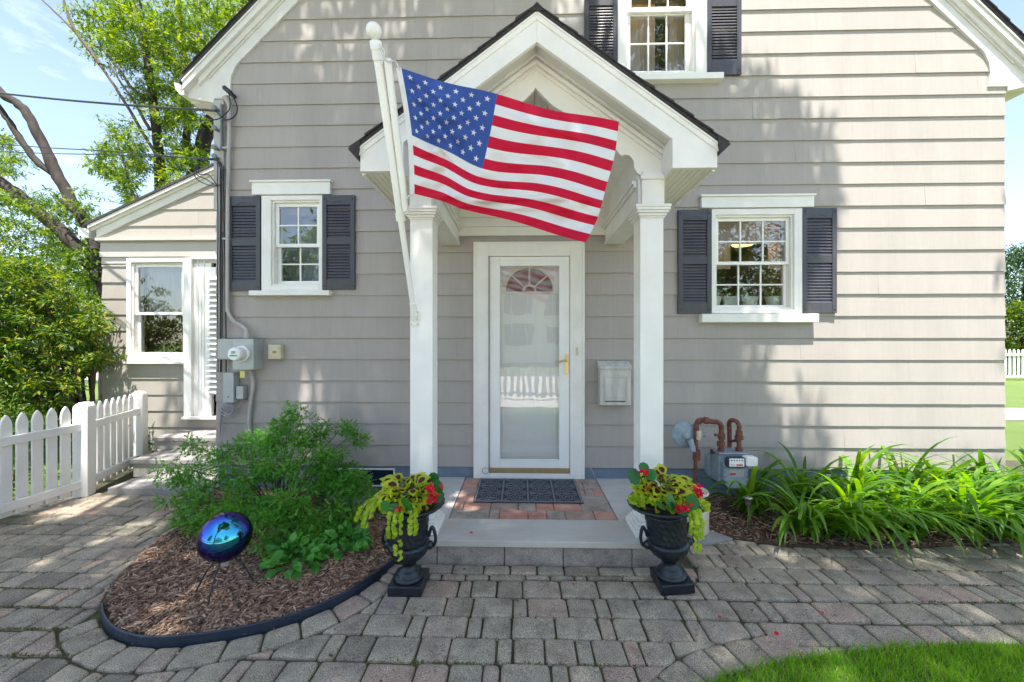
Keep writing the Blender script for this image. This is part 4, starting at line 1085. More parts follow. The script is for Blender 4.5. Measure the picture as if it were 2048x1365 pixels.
def flagp(u, v, off=0):
    px = lag(us, [lag(vsn, [q[0] for q in c_], v) for c_ in net], u); py = lag(us, [lag(vsn, [q[1] for q in c_], v) for c_ in net], u)
    Y0 = lag(vsn, hoistY, v); Y1 = lag(vsn, flyY, v)
    env = min(1, u*3)
    Yd = Y0*(1-u)+Y1*u+env*(.022*math.sin(u*9-v*4.5)+.012*math.sin(u*17+v*6))+.010*math.sin(v*11+u*5)*env-.05*u*(1-u)
    if v > .84 and u > .45: Yd += .16*(v-.84)*math.sin((u-.45)*9)
    Yd += .006*math.sin((u*1.2+v)*38+1.5*math.sin(u*7))*(.4+.6*v)+.009*math.sin((u*2.1-v*1.3)*15+2*math.sin(v*5))*min(1, u*4)+.010*math.exp(-((v-.45-.5*u)/.07)**2)-.012*math.exp(-((v-.15-.55*u)/.05)**2)*(1-u)+.02*max(0, u-.8)*5*math.sin(v*16)
    for (ua, va, ub, vb, am, wd_) in CREASE:
        dx_, dy_ = ub-ua, vb-va; L_ = math.hypot(dx_, dy_); s_ = ((u-ua)*dx_+(v-va)*dy_)/L_/L_; dd = ((u-ua)*dy_-(v-va)*dx_)/L_
        if -.1 < s_ < 1.1: Yd += am*math.exp(-(dd/wd_)**2)*math.sin(math.pi*min(1, max(0, (s_+.1)/1.2)))
    if u < .45: Yd += .011*math.sin(v*46+u*20)*math.exp(-((u-.16)/.13)**2)*(v > .2)
    py += env*2.2*math.sin(u*12+v*3)
    return P(px, py, Yd+off)
fg = MB(); NU, NV = 90, 65
vsx = [flagp(i/NU, j/NV) for j in range(NV+1) for i in range(NU+1)]
uc = round(.43*NU)
for j in range(NV):
    for i in range(NU):
        st_ = j*13//NV; blue = i < uc and st_ < 7; mi = 2 if blue else (0 if st_ % 2 == 0 else 1)
        fg.f.append((j*(NU+1)+i, j*(NU+1)+i+1, (j+1)*(NU+1)+i+1, (j+1)*(NU+1)+i)); fg.m.append(mi); fg.sm.append(True)
fg.v = [tuple(v) for v in vsx]
# fifty stars, on both faces
for r_ in range(9):
    nst = 6 if r_ % 2 == 0 else 5
    for c_ in range(nst):
        u0 = .43*((c_*2+(1 if nst == 6 else 2))/12); v0 = (7/13)*(r_+1)/10
        for off in (-.003, .003):
            vs_ = []
            for k in range(10):
                a = math.pi*k/5; rr = .0245 if k % 2 == 0 else .0098
                vs_.append(flagp(min(.43, u0+rr*math.sin(a)*.60), max(0, v0-rr*math.cos(a)*1.0), off))
            ctr = flagp(u0, v0, off); fg.add([ctr]+vs_, [(0, 1+k, 1+(k+1) % 10) for k in range(10)], 1, True)
flag = fg.build('flag', [M['flagred'], M['flagwhite'], M['flagblue']], None, recalc=False)
tag(flag, 'large stars-and-stripes flag blowing out to the right in front of the porch gable', 'flag')
hb = MB(); n = 24
vsx = []
for j in range(n+1):
    p = flagp(0, j/n); dirx = Vector((-.028, 0, .003)); vsx += [p, p+dirx]
hb.add(vsx, [(2*j, 2*j+1, 2*j+3, 2*j+2) for j in range(n)], 0, True); ho = hb.build('heading', M['flagwhite'], flag, recalc=False)
mb = MB()
p = flagp(0, 0)
mb.tube(smooth([tuple(T+Vector((.02, 0, -.02))), tuple(T+Vector((.04, -.01, -.06))), tuple(T+Vector((.06, 0, -.10))), tuple(p+Vector((-.03, -.01, .03))), tuple(p+Vector((-.012, 0, -.005)))], 5, False), .004, 6)
mb.tube(smooth([tuple(T+Vector((.03, -.02, -.03))), tuple(T+Vector((.055, -.02, -.07))), tuple(T+Vector((.045, -.02, -.11))), tuple(T+Vector((.035, -.01, -.13)))], 5, False), .004, 6)
mb.build('halyard', M['trimwhite'], fp); mb = MB()
q = flagp(0, 1)
mb.tube(smooth([tuple(q+Vector((-.01, 0, 0))), tuple(q+Vector((-.04, -.01, -.03))), tuple(s1+Vector((.02, -.02, .02))), tuple(s1+Vector((.0, -.03, -.02))), tuple(s1+Vector((.03, -.02, -.04)))], 5, False), .004, 6)
mb.build('halyard', M['trimwhite'], fp)

# mailbox -----------------------------------------------------------------------
mbx = empty('mailbox', P(1231, 812, YW), 'weathered off-white wall mailbox with hooded lid beside the front door', 'mailbox')
a = P(1200, 811, YW-.11); b = P(1262, 738, YW-.11); mb = MB()
mb.box(a.x, b.x, YW-.115, YW-.012, a.z, b.z); mb.build('body', M['mailbox'], mbx, bevel=.006)
h = MB(); zt_ = P(1230, 722, YW-.02).z
h.prism([(YW-.125, b.z-.006), (YW-.128, b.z+.014), (YW-.015, zt_), (YW-.012, b.z)], a.x-.008, b.x+.008, axis='x'); h.build('lid', M['mailbox'], mbx, bevel=.003)
f_ = MB(); r = (a.x+.03, b.x-.035, a.z+.045, b.z-.055); t = .005
for k in range(2):
    i = k*.012; q = (r[0]+i, r[1]-i, r[2]+i*2.3, r[3]-i*1.6)
    f_.box(q[0], q[1], YW-.118-k*.002, YW-.1155, q[3]-t, q[3]); f_.box(q[0], q[1], YW-.118-k*.002, YW-.1155, q[2], q[2]+t); f_.box(q[0], q[0]+t, YW-.118-k*.002, YW-.1155, q[2]+t, q[3]-t); f_.box(q[1]-t, q[1], YW-.118-k*.002, YW-.1155, q[2]+t, q[3]-t)
f_.build('panel', M['mailbox'], mbx, bevel=.001)
s = MB(); s.box(r[0]+.015, r[1]-.02, YW-.119, YW-.1155, r[2]-.012, r[2]-.004); s.build('slot', M['blackink'], mbx)

# electric service ----------------------------------------------------------------
em = empty('electric_meter', P(490, 740, YW), 'light grey electric meter box with a round dial on the wall beside the small window', 'meter')
def wb(mb, a, b, c, d_, y0, y1, mi=0): p0 = P(a, d_, y0); p1 = P(b, c, y0); mb.box(p0.x, p1.x, y0, y1, p0.z, p1.z, mi)
mb = MB(); wb(mb, 465, 507, 678, 740, YW-.145, YW-.002); mb.build('box', M['metal'], em, bevel=.004)
mc = P(481, 708, YW-.15); mb = MB(); mb.lathe([(.075, 0), (.075, .016), (.062, .022), (.062, .025)], (mc.x+.014, YW-.1455, mc.z), 32, axis='y'); mb.build('meter_ring', M['white2'], em, bevel=.001)
mb = MB(); mb.lathe([(.060, .0), (.060, .075), (.057, .083), (.05, .086)], (mc.x+.014, YW-.169, mc.z), 32, axis='y'); me_ = mb.build('meter_glass', M['crockwhite'] if 'crockwhite' in M else M['white2'], em)
fz = YW-.169-.0865
mb = MB(); mb.box(mc.x+.014-.022, mc.x+.014+.016, fz-.001, fz+.002, mc.z+.005, mc.z+.028); mb.build('display', M['lcd'], me_)
mb = MB(); mb.box(mc.x+.014-.036, mc.x+.014+.034, fz-.001, fz+.002, mc.z-.020, mc.z-.008); mb.box(mc.x+.014-.028, mc.x+.014+.002, fz-.001, fz+.002, mc.z-.007, mc.z-.004); mb.build('dial_marking', M['greenink'], me_)
mb = MB(); wb(mb, 480, 489, 743, 756, YW-.12, YW-.117); mb.build('inspection_tag', M['yellowtag'], em)
jb = empty('disconnect_box', P(450, 720, YW), 'flat grey metal box with rounded corners tucked behind the left side of the electric meter', 'utility box')
mb = MB(); wb(mb, 434, 466, 678, 720, YW-.11, YW-.008); mb.build('cover', M['metal'], jb, bevel=.012, seg=3)
jb = empty('cable_box', P(455, 806, YW), 'tall narrow grey telephone box with a round lock below the electric meter', 'utility box')
mb = MB(); wb(mb, 446, 467, 746, 806, YW-.09, YW-.008); cbx = mb.build('cover', M['metal'], jb, bevel=.004)
p = P(456, 794, YW-.092); mb = MB(); mb.lathe([(.009, 0), (.008, .003), (.002, .004)], (p.x, YW-.0905, p.z), 14, axis='y'); mb.build('lock', M['darkgrey'], jb)
jb = empty('network_box', P(483, 803, YW), 'small pale grey plastic box below and right of the tall telephone box', 'utility box')
mb = MB(); wb(mb, 472, 486, 773, 799, YW-.075, YW-.02); mb.build('cover', M['metal'], jb, bevel=.004)
mb = MB(); wb(mb, 473, 492, 771, 801, YW-.03, YW-.006); mb.build('back_plate', M['darkgrey'], jb, bevel=.003)
jb = empty('beige_box', P(552, 718, YW), 'small cream plastic junction box on the siding right of the electric meter', 'utility box')
mb = MB(); wb(mb, 536, 561, 690, 719, YW-.065, YW-.008); bo_ = mb.build('cover', M['beigebox'], jb, bevel=.005)
mb = MB(); wb(mb, 540, 557, 694, 715, YW-.069, YW-.064); mb.build('raised_panel', M['beigebox'], jb, bevel=.003)
mb = MB(); wb(mb, 545, 552, 702, 707, YW-.072, YW-.068); mb.build('latch', M['oldbrass'], jb, bevel=.001)
# mast conduit and cables
yc = YW-.045
cd_ = [P(459, 246, yc), P(456, 400, yc), P(455, 600, yc), P(457, 625, yc), P(468, 643, yc), P(485, 652, yc), P(493, 662, YW-.06), P(494, 679, YW-.08)]
mb = MB(); mb.tube(smooth([tuple(v) for v in cd_], 6, False), .0165, 14)
for q in (300, 480): p_ = P(457, q, YW-.02); mb.box(p_.x-.03, p_.x+.03, YW-.064, YW-.012, p_.z-.008, p_.z+.008)
p_ = P(494, 672, YW-.08); mb.tube([(p_.x, YW-.08, p_.z+.03), (p_.x, YW-.08, p_.z-.02)], .026, 14)
wh = P(459, 220, yc)
mb.tube([wh+Vector((0, 0, -.12)), wh+Vector((0, 0, .05)), wh+Vector((-.02, -.03, .11))], [.0175, .02, .03], 12)
tag(mb.build('service_conduit', M['conduit']), 'painted conduit bending down the siding into the top of the electric meter', 'conduit')
mb = MB(); mb.tube(smooth([tuple(P(498, 738, YW-.05)), tuple(P(504, 755, YW-.04)), tuple(P(506, 775, YW-.035)), tuple(P(499, 830, YW-.035)), tuple(P(499, 900, YW-.035)), tuple(P(499, 985, YW-.035))], 5, False), .017, 12)
tag(mb.build('ground_conduit', M['conduit']), 'grey-painted conduit running down from the electric meter behind the feathery shrub', 'conduit')
cb = MB()
base_x = P(444, 300, YW-.02).x
mb = MB(); wb(mb, 427, 447, 200, 420, YW-.03, YW-.003); wb(mb, 434, 440, 420, 676, YW-.03, YW-.003); mb_ = mb.build('corner_cable_board', M['conduit'], house, bevel=.003)
cabs = MB(); r2 = random.Random(4)
for k, (px0, px1) in enumerate(((436, 436), (440, 441), (444, 443), (447, 452))):
    pts = [tuple(P(px0+r2.uniform(-1, 1), 320+k*4, YW-.045))]+[tuple(P(px0+(px1-px0)*t+r2.uniform(-1.2, 1.2), 320+t*420, YW-.04)) for t in (.15, .3, .5, .7, .85)]+[tuple(P(px1, 745, YW-.03))]
    cabs.tube(smooth(pts, 4, False), .004+.001*(k % 2), 6)
tag(cabs.build('cable_run', M['cable']), 'bundle of thin black cables running down the left house corner to the utility boxes', 'cable')
cab2 = MB()
for k in range(5):
    pts = [tuple(P(447+k*5, 803, YW-.04)), tuple(P(440+r2.uniform(-3, 8), 818+r2.uniform(-4, 6), YW-.07)), tuple(P(458+r2.uniform(-8, 8), 832+r2.uniform(-6, 8), YW-.09)), tuple(P(468+r2.uniform(-8, 4), 815+r2.uniform(-6, 6), YW-.07)), tuple(P(445+r2.uniform(-4, 4), 822+r2.uniform(-6, 12), YW-.06)), tuple(P(440, 850+k*6, YW-.03))]
    cab2.tube(smooth(pts, 5, False), .0035, 6)
cab2.tube(smooth([tuple(P(486, 800, YW-.04)), tuple(P(476, 815, YW-.06)), tuple(P(455, 825, YW-.05)), tuple(P(441, 815, YW-.04))], 5, False), .004, 6)
tag(cab2.build('coiled_cable', M['cablegrey']), 'loose tangle of thin pale wires hanging under the tall telephone box', 'cable')
# service drops coming in from the left
def far(a, b): return [a+(a-b)*3.2+Vector((0, 0, .6)), a+(a-b)*1.3+Vector((0, 0, .1))]
def drop(name, pts, r, label, mat='cable', sag=.0):
    mb = MB(); mb.tube(smooth([tuple(p) for p in pts], 8, False), r, 8); return tag(mb.build(name, M[mat]), label, 'cable')
e1 = P(432, 222, YW-.08)
drop('service_cable', far(P(0, 187, 4.4), e1)+[P(0, 187, 4.4), P(220, 208, 4.0), e1], .011, 'thick black power cable reaching the house corner just under the eave', 'cable')
drop('overhead_wire', far(P(0, 288, 4.4), P(432, 321, YW-.06))+[P(0, 288, 4.4), P(220, 303, 4.0), P(432, 321, YW-.06)], .0055, 'upper of the two thin black wires sloping to the house corner above the wing roof', 'cable')
drop('overhead_wire', far(P(0, 303, 4.4), P(436, 318, YW-.05))+[P(0, 303, 4.4), P(220, 310, 4.0), P(436, 318, YW-.05)], .005, 'lower of the two thin black wires sloping to the house corner above the wing roof', 'cable')
lp = MB()
lp.tube(smooth([tuple(e1), tuple(P(450, 240, YW-.12)), tuple(P(470, 232, YW-.14)), tuple(P(474, 212, YW-.14)), tuple(P(462, 188, YW-.13)), tuple(P(455, 178, YW-.13))], 6, False), .006, 8)
lp.tube(smooth([tuple(P(390, 240, YW-.12)), tuple(P(430, 240, YW-.12)), tuple(P(448, 230, YW-.14)), tuple(P(460, 215, YW-.14)), tuple(P(457, 180, YW-.13))], 6, False), .005, 8)
wh_ = P(455, 182, YW-.11); lp.tube([wh_+Vector((.0, .09, -.0)), wh_], .02, 10); lp.tube([wh_+Vector((-.03, 0, .03)), wh_+Vector((.03, 0, -.02))], .022, 10)
tag(lp.build('drip_loop', M['cable']), 'black drip-loop wires curling out of the weatherhead at the left eave', 'cable')
lp = MB(); r3 = random.Random(8)
for k in range(3):
    pts = [tuple(P(434, 316+k*6, YW-.06)), tuple(P(445+k, 345, YW-.10)), tuple(P(438, 372, YW-.12)), tuple(P(405+k*6, 366-k*8, YW-.14)), tuple(P(388+k*5, 348, YW-.14)), tuple(P(400, 325, YW-.12)), tuple(P(430, 318, YW-.07))]
    lp.tube(smooth(pts, 6, False), .0045, 6)
tag(lp.build('cable_coil', M['cable']), 'loops of spare black cable coiled at the house corner over the wing roof', 'cable')
ins = empty('insulator_rack', P(436, 230, YW), 'small metal rack of wire insulators screwed to the corner board under the eave', 'insulator')
for q in (222, 262, 300, 318):
    mb = MB(); p_ = P(437, q, YW-.035); mb.tube([p_+Vector((0, .0, 0)), p_+Vector((0, -.06, 0))], .014, 10); mb.lathe([(.022, -.012), (.026, 0), (.022, .012)], (p_.x, p_.y-.05, p_.z), 12, axis='y')
    mb.build('insulator', M['darkgrey'], ins)
mb = MB(); p_ = P(444, 262, YW-.04); mb.box(p_.x-.004, p_.x+.010, YW-.06, YW-.031, P(444, 305, YW).z, P(444, 215, YW).z); mb.build('rack', M['darkgrey'], ins)
# small wire loops by the door foot
mb = MB(); mb.tube(smooth([tuple(P(1172, 948, YW-.03)), tuple(P(1176, 936, YW-.06)), tuple(P(1184, 940, YW-.08)), tuple(P(1190, 957, YW-.09))], 6, False), .0035, 6)
tag(mb.build('wire_loop', M['cablegrey']), 'short grey wire arching out of the foundation right of the door frame', 'cable')
mb = MB(); c_ = P(971, 942, YW-.06); mb.tube([(c_.x+.030*math.cos(a), c_.y, c_.z+.028*math.sin(a)) for a in np.linspace(.5, 6.0, 20)], .003, 6)
tag(mb.build('hose_ring', M['cablegrey']), 'thin open wire ring hanging at the lower left corner of the door frame', 'cable')

# gas meter --------------------------------------------------------------------------
YG = 3.30
gm = empty('gas_meter', (P(1463, 970, YG).x, YG, 0), 'blue-grey gas meter with white dial cover on rusty pipes right of the porch post', 'gas meter')
g_ = lambda px, py, y=YG: tuple(P(px, py, y))
mb = MB()
a = P(1448, 978, YG-.10); b = P(1497, 922, YG-.10)
def rounded(x0, x1, z0, z1, r, n=5, rb=None):
    pts = []; rb = rb or r
    for cx, cz, a0, rr in ((x1-r, z1-r, 0, r), (x0+r, z1-r, 90, r), (x0+rb, z0+rb, 180, rb), (x1-rb, z0+rb, 270, rb)):
        for k in range(n+1): t_ = R(a0+90*k/n); pts.append((cx+rr*math.cos(t_), cz+rr*math.sin(t_)))
    return pts
mb.prism(rounded(a.x, b.x, a.z, b.z, .03, rb=.07), YG-.10, YG-.04); mb.build('front_housing', M['gas'], gm, bevel=.008, seg=3)
mb = MB(); a2 = P(1436, 968, YG-.03); b2 = P(1492, 908, YG-.03); mb.prism(rounded(a2.x, b2.x, a2.z, b2.z, .03), YG-.045, YG+.10); mb.build('body', M['gas'], gm, bevel=.006, seg=3)
mb = MB(); mb.prism(rounded(a2.x-.03, b2.x-.02, a2.z+.01, b2.z-.03, .05), YG+.09, YG+.15); mb.build('back_housing', M['gas'], gm, bevel=.008)
mb = MB(); mb.prism([(a2.x-.01, YG-.06), (b2.x+.015, YG-.06), (b2.x+.015, YG+.12), (a2.x-.01, YG+.12)], b2.z, b2.z+.014, axis='z'); mb.build('top_flange', M['gas'], gm, bevel=.006)
bol = MB()
for k in range(14):
    t_ = k/14*4; i = int(t_); f_ = t_-i; cs = [(a2.x, YG-.05), (b2.x+.005, YG-.05), (b2.x+.005, YG+.11), (a2.x, YG+.11), (a2.x, YG-.05)]
    x_ = cs[i][0]+(cs[i+1][0]-cs[i][0])*f_; y_ = cs[i][1]+(cs[i+1][1]-cs[i][1])*f_; bol.lathe([(.007, b2.z+.014), (.007, b2.z+.020), (.003, b2.z+.022)], (x_, y_, 0), 6)
for q in (0, .25, .5, .75): bol.lathe([(.006, 0), (.006, .005), (.002, .006)], (a.x+.012, YG-.1005, a.z+.06+q*.16), 6, axis='y'); bol.lathe([(.006, 0), (.006, .005), (.002, .006)], (b.x-.012, YG-.1005, a.z+.06+q*.16), 6, axis='y')
bol.build('bolt', M['darkgrey'], gm)
mb = MB(); p0 = P(1452, 936, YG-.125); p1 = P(1492, 915, YG-.125)
mb.prism(rounded(p0.x, p1.x, p0.z, p1.z, .028), YG-.135, YG-.10); dl = mb.build('dial_housing', M['black'], gm, bevel=.004)
mb = MB(); p0b = P(1459, 934, YG-.14); p1b = P(1489, 918, YG-.14); mb.box(p0b.x, p1b.x, YG-.139, YG-.1352, p0b.z, p1b.z); mb.build('dial_plate', M['white2'], dl, bevel=.001)
mb = MB()
for k in range(5): mb.lathe([(.0055, 0), (.0055, .001), (.004, .0012)], (p0b.x+.018+k*.021, YG-.1393, p1b.z-.014), 10, axis='y')
for k in range(3): mb.lathe([(.004, 0), (.004, .001), (.003, .0012)], (p0b.x+.014+k*.014, YG-.1393, p0b.z+.014), 10, axis='y')
mb.build('dial', M['blackink'], dl)
mb = MB(); mb.box(p0b.x+.055, p1b.x-.012, YG-.1402, YG-.1392, p0b.z+.007, p0b.z+.020); mb.build('dial_print', M['redink'], dl)
mb = MB(); q0 = P(1490, 932, YG-.13); q1 = P(1513, 914, YG-.13); mb.prism(rounded(q0.x, q1.x, q0.z, q1.z, .012), YG-.15, YG-.085); mb.build('radio_module', M['white2'], dl, bevel=.005)
mb = MB(); q0 = P(1459, 949, YG-.101); q1 = P(1488, 938, YG-.101); mb.box(q0.x, q1.x, YG-.1022, YG-.1001, P(1460, 954, YG-.1).z, q1.z); pl = mb.build('nameplate', M['metal'], gm)
mb = MB(); mb.box(q0.x+.004, q0.x+.05, YG-.1032, YG-.1023, P(1460, 951, YG-.1).z, P(1460, 946, YG-.1).z); mb.build('plate_print', M['redink'], pl)
pp = MB()
def pipe(pts, r=.019, n=14, sm=6, col=True):
    pp.tube(smooth(pts, sm, False) if sm else pts, r, n)
YP = YG+.03
pipe([g_(1391, 990, YP), g_(1391, 930, YP), g_(1392, 880, YP), g_(1393, 858, YP)], .016, sm=0)
pipe([g_(1393, 862, YP), g_(1393, 849, YP), g_(1399, 841, YP), g_(1410, 841, YP-.02), g_(1425, 844, YP-.04), g_(1436, 845, YP-.05), g_(1442, 851, YP-.06), g_(1443, 866, YP-.06), g_(1442, 908, YP-.05)], .0205)
for (c0, c1, r_, yy) in (((1393, 900), (1393, 920), .030, YP), ((1396, 846), (1399, 842), .028, YP), ((1443, 868), (1443, 878), .029, YP-.06), ((1442, 884), (1442, 893), .031, YP-.055), ((1442, 897), (1442, 909), .026, YP-.05), ((1408, 841), (1416, 842), .029, YP-.02)):
    pp.tube([g_(*c0, yy), g_(*c1, yy)], r_, 10)
pipe([g_(1459, 907, YP+.09), g_(1459, 860, YP+.09), g_(1458, 848, YP+.08), g_(1463, 841, YP+.04), g_(1472, 843, YP-.0), g_(1478, 851, YP-.03), g_(1478, 866, YP-.03), g_(1478, 906, YP-.03)], .0185)
pipe([g_(1460, 883, YP+.08), g_(1478, 881, YP-.03)], .012, sm=0)
for (c0, c1, r_) in (((1478, 862), (1478, 870), .027), ((1478, 872), (1478, 879), .034), ((1478, 896), (1478, 907), .028)): pp.tube([g_(*c0, YP-.03), g_(*c1, YP-.03)], r_, 10)
pp.tube([g_(1461, 898, YP+.09), g_(1461, 906, YP+.09)], .026, 10)
pp.tube([g_(1422, 903, YP+.02), g_(1436, 905, YP+.02)], .020, 10)
pp.tube([g_(1430, 870, YP-.08), g_(1437, 871, YP-.07)], .012, 8)
pp.build('pipe', M['rust'], gm)
rg = MB(); rc = P(1371, 870, YG+.06)
rg.lathe([(.112, 0), (.114, .012), (.104, .020), (.085, .028), (.05, .036), (.034, .040), (.032, .050), (.02, .054)], (rc.x, YG+.08, rc.z), 36, axis='y')
rg.tube([(rc.x+.02, YG+.02, rc.z-.03), (rc.x+.035, YG+.0, rc.z-.09), (rc.x+.03, YG-.01, rc.z-.125)], [.028, .022, .026], 12)
rg.tube([(rc.x+.08, YG+.06, rc.z+.005), (rc.x+.16, YG+.05, rc.z+.005)], .022, 10)
for k in range(10): a_ = 2*math.pi*k/10; rg.lathe([(.006, 0), (.006, .006)], (rc.x+.098*math.cos(a_), YG+.062, rc.z+.098*math.sin(a_)), 6, axis='y')
rg.build('regulator', M['gas'], gm, bevel=.001)
mb = MB(); mb.tube([g_(1397, 862, YP-.01), g_(1399, 872, YP-.02), g_(1396, 879, YP-.01)], [.02, .023, .018], 10); mb.build('tape', M['beigebox'], gm)

# crock, path light, window well, gazing ball --------------------------------------
ck = empty('crock', (P(1384, 1050, 2.98).x, 2.98, .012), 'cream and brown stoneware crock behind the right urn', 'crock')
c = ck.location; mb = MB(); z0 = .013
mb.lathe([(.112, z0), (.118, z0+.01), (.118, z0+.175), (.1175, z0+.18)], (c.x, c.y, 0), 36); mb.build('lower_body', M['crock'], ck)
mb = MB(); mb.lathe([(.1175, z0+.1805), (.118, z0+.23), (.115, z0+.27), (.109, z0+.28), (.109, z0+.24)], (c.x, c.y, 0), 36); mb.build('upper_body', M['brown'], ck)
mb = MB(); mb.lathe([(.108, z0+.281), (.116, z0+.286), (.118, z0+.298), (.112, z0+.305), (.104, z0+.298), (.104, z0+.28)], (c.x, c.y, 0), 36); mb.build('rim', M['crock'], ck)
em_ = MB(); an = R(-97)
for rr in (.020, .015):
    em_.tube([(c.x+.119*math.cos(an+rr*math.cos(t_)/.119), c.y+.119*math.sin(an+rr*math.cos(t_)/.119), z0+.12+rr*1.1*math.sin(t_)) for t_ in np.linspace(0, 6.283, 20)], .0012, 5)
for t_ in (0, 2.1, 4.2): em_.tube([(c.x+.119*math.cos(an+.006*math.cos(t_)/.119), c.y+.119*math.sin(an+.006*math.cos(t_)/.119), z0+.12+.006*math.sin(t_)), (c.x+.119*math.cos(an+.012*math.cos(t_+.8)/.119), c.y+.119*math.sin(an+.012*math.cos(t_+.8)/.119), z0+.12+.012*math.sin(t_+.8))], .002, 5)
em_.build('stamp', M['blackink'], ck)
pl_ = empty('path_light', G(1499, 1055), 'small steel solar path light leaning beside the daylilies', 'path light')
c = G(1499, 1055); mb = MB(); mb.tube([c, c+Vector((-.01, 0, .17))], .006, 8); mb.build('stake', M['chrome'], pl_)
mb = MB(); t0 = c+Vector((-.011, 0, .17)); mb.lathe([(.018, 0), (.022, .02), (.022, .055), (.035, .058), (.036, .064), (.01, .070)], tuple(t0), 18); mb.build('lamp_head', M['chrome'], pl_)
ww = MB(); cx = X(738); ww.tube([(cx+.34*math.cos(a_), YW-.03-.30*math.sin(a_), .085) for a_ in np.linspace(0, math.pi, 20)], .010, 6)
strip(ww, [(cx+.34*math.cos(a_), YW-.03-.30*math.sin(a_)) for a_ in np.linspace(0, math.pi, 20)], .004, 0, .085)
tag(ww.build('window_well', M['trimwhite']), 'pale curved window well rim below the basement window', 'window well')

m, n, b = newmat('iridescent_mirror_glass'); v = coords(n); lw = n.nodes.new('ShaderNodeLayerWeight'); lw.inputs['Blend'].default_value = .45
t = noise(n, 6, 3, .5, v, 1.5)
ad = n.nodes.new('ShaderNodeMath'); ad.operation = 'MULTIPLY_ADD'; ad.inputs[1].default_value = .35; n.links.new(t.outputs['Fac'], ad.inputs[0]); n.links.new(lw.outputs['Facing'], ad.inputs[2])
n.links.new(ramp(n, ad.outputs[0], [(.18, (.07, .42, .50)), (.36, (.04, .20, .50)), (.55, (.07, .05, .42)), (.8, (.025, .02, .15)), (1, (.01, .01, .06))]), b.inputs['Base Color'])
b.inputs['Metallic'].default_value = 1; b.inputs['Roughness'].default_value = .04; M['gaze'] = m
GB = Vector((P(451, 1073, 2.18).x, 2.18, P(451, 1073, 2.18).z))
gb = empty('gazing_ball', (GB.x, GB.y, 0), 'shiny iridescent blue gazing ball on a three-legged stand in the mulch bed', 'gazing ball')
mb = MB(); rb_ = .133; mb.lathe([(rb_*math.sin(math.pi*i/40), -rb_*math.cos(math.pi*i/40)) for i in range(1, 40)], tuple(GB), 56); mb.build('globe', M['gaze'], gb)
mb = MB(); nk = GB.z-rb_; mb.tube([(GB.x, GB.y, nk+.01), (GB.x, GB.y, nk-.03)], .020, 14); mb.build('neck', M['conduit'], gb)
for a_ in (200, 275, 20):
    d_ = Vector((math.cos(R(a_)), math.sin(R(a_)), 0)); mb = MB()
    mb.tube(smooth([tuple(Vector((GB.x, GB.y, 0))+d_*.075+Vector((0, 0, nk+.045))), tuple(Vector((GB.x, GB.y, 0))+d_*.05+Vector((0, 0, nk+.0))), tuple(Vector((GB.x, GB.y, 0))+d_*.09+Vector((0, 0, nk-.05))), tuple(Vector((GB.x, GB.y, 0))+d_*.15+Vector((0, 0, .02)))], 6, False), .0045, 8); mb.build('leg', M['iron'], gb)
mb = MB(); mb.tube([(GB.x+.07*math.cos(a_), GB.y+.07*math.sin(a_), nk+.02) for a_ in np.linspace(0, 6.283, 24)], .004, 6); mb.build('ring', M['iron'], gb)

# window-sill pots and hanging things seen through the right window -----------------
for i, (px_, kind) in enumerate(((1427, 0), (1460, 1), (1500, 2), (1546, 3))):
    p_ = P(px_, 609, YW+.17); zb_ = 1.8005
    lab = ['pale pot with spiky brown-green plant at the left edge of the right window', 'pale pot with thin grass, second from left in the right window', 'pale pot with a blue-green succulent rosette in the right window', 'pale pot with spreading leaves at the right end of the window board'][i]
    rt_ = empty('potted_plant', (p_.x, p_.y, zb_), lab, 'potted plant', 'potted plants on the inner window board')
    mb = MB(); mb.lathe([(.050, zb_), (.052, zb_+.004), (.072, zb_+.082), (.072, zb_+.088), (.066, zb_+.088), (.064, zb_+.075)], (p_.x, p_.y, 0), 28); mb.build('pot', M['terracotta'], rt_)
    n = [30, 34, 40, 34][i]; az = rng.uniform(0, 6.28, n); el = rng.uniform(.3, 1.2, n) if kind != 2 else rng.uniform(.15, 1.3, n)
    d_ = np.stack([np.cos(az)*np.cos(el), np.sin(az)*np.cos(el), np.sin(el)], 1); pos = np.array([[p_.x, p_.y, zb_+.075]])+d_*.02
    L = (.05 if kind == 2 else .09); s = np.stack([np.full(n, L*(.8 if kind == 2 else .18)), L*rng.uniform(.7, 1.3, n), np.full(n, L)], 1)
    inst('foliage', *LEAF, pos, rots(d_), s, M['leaf_begonia'] if kind == 2 else M['leaf_shrub'], rt_)
for i, (a, b, c_, d_, mt_) in enumerate(((1433, 1461, 484, 519, 'sheer'), (1536, 1560, 484, 519, 'sheer'))):
    q0 = P(a, d_+20, YW+.6); q1 = P(b, c_, YW+.6)
    tag(drape(q0.x, q1.x, q0.z, q1.z, YW+.6, 2, .004, M['sheer'], None, 'hanging_towel'), ['pale towel hanging inside at the left of the right window', 'pale printed towel hanging inside at the right of the right window'][i], 'towel')
lc = P(1262, 50, YW+.5); lm = MB(); lm.lathe([(.03, .12), (.11, .09), (.15, .02), (.13, -.05), (.02, -.09)], tuple(lc), 28)
m, n, b = newmat('lit_lamp_glass'); b.inputs['Base Color'].default_value = (.9, .6, .3, 1); b.inputs['Emission Color'].default_value = (1, .5, .16, 1); b.inputs['Emission Strength'].default_value = 1.2; M['lamp'] = m
tag(lm.build('ceiling_lamp', M['lamp']), 'glowing amber lamp inside the upper window', 'lamp')
pd = bpy.data.lights.new('lamp_bulb', 'POINT'); po = bpy.data.objects.new('lamp_bulb', pd); COL.objects.link(po); po.location = P(1486, 470, YW+.9); pd.energy = 1.6; pd.color = (1, .72, .42); pd.shadow_soft_size = .08
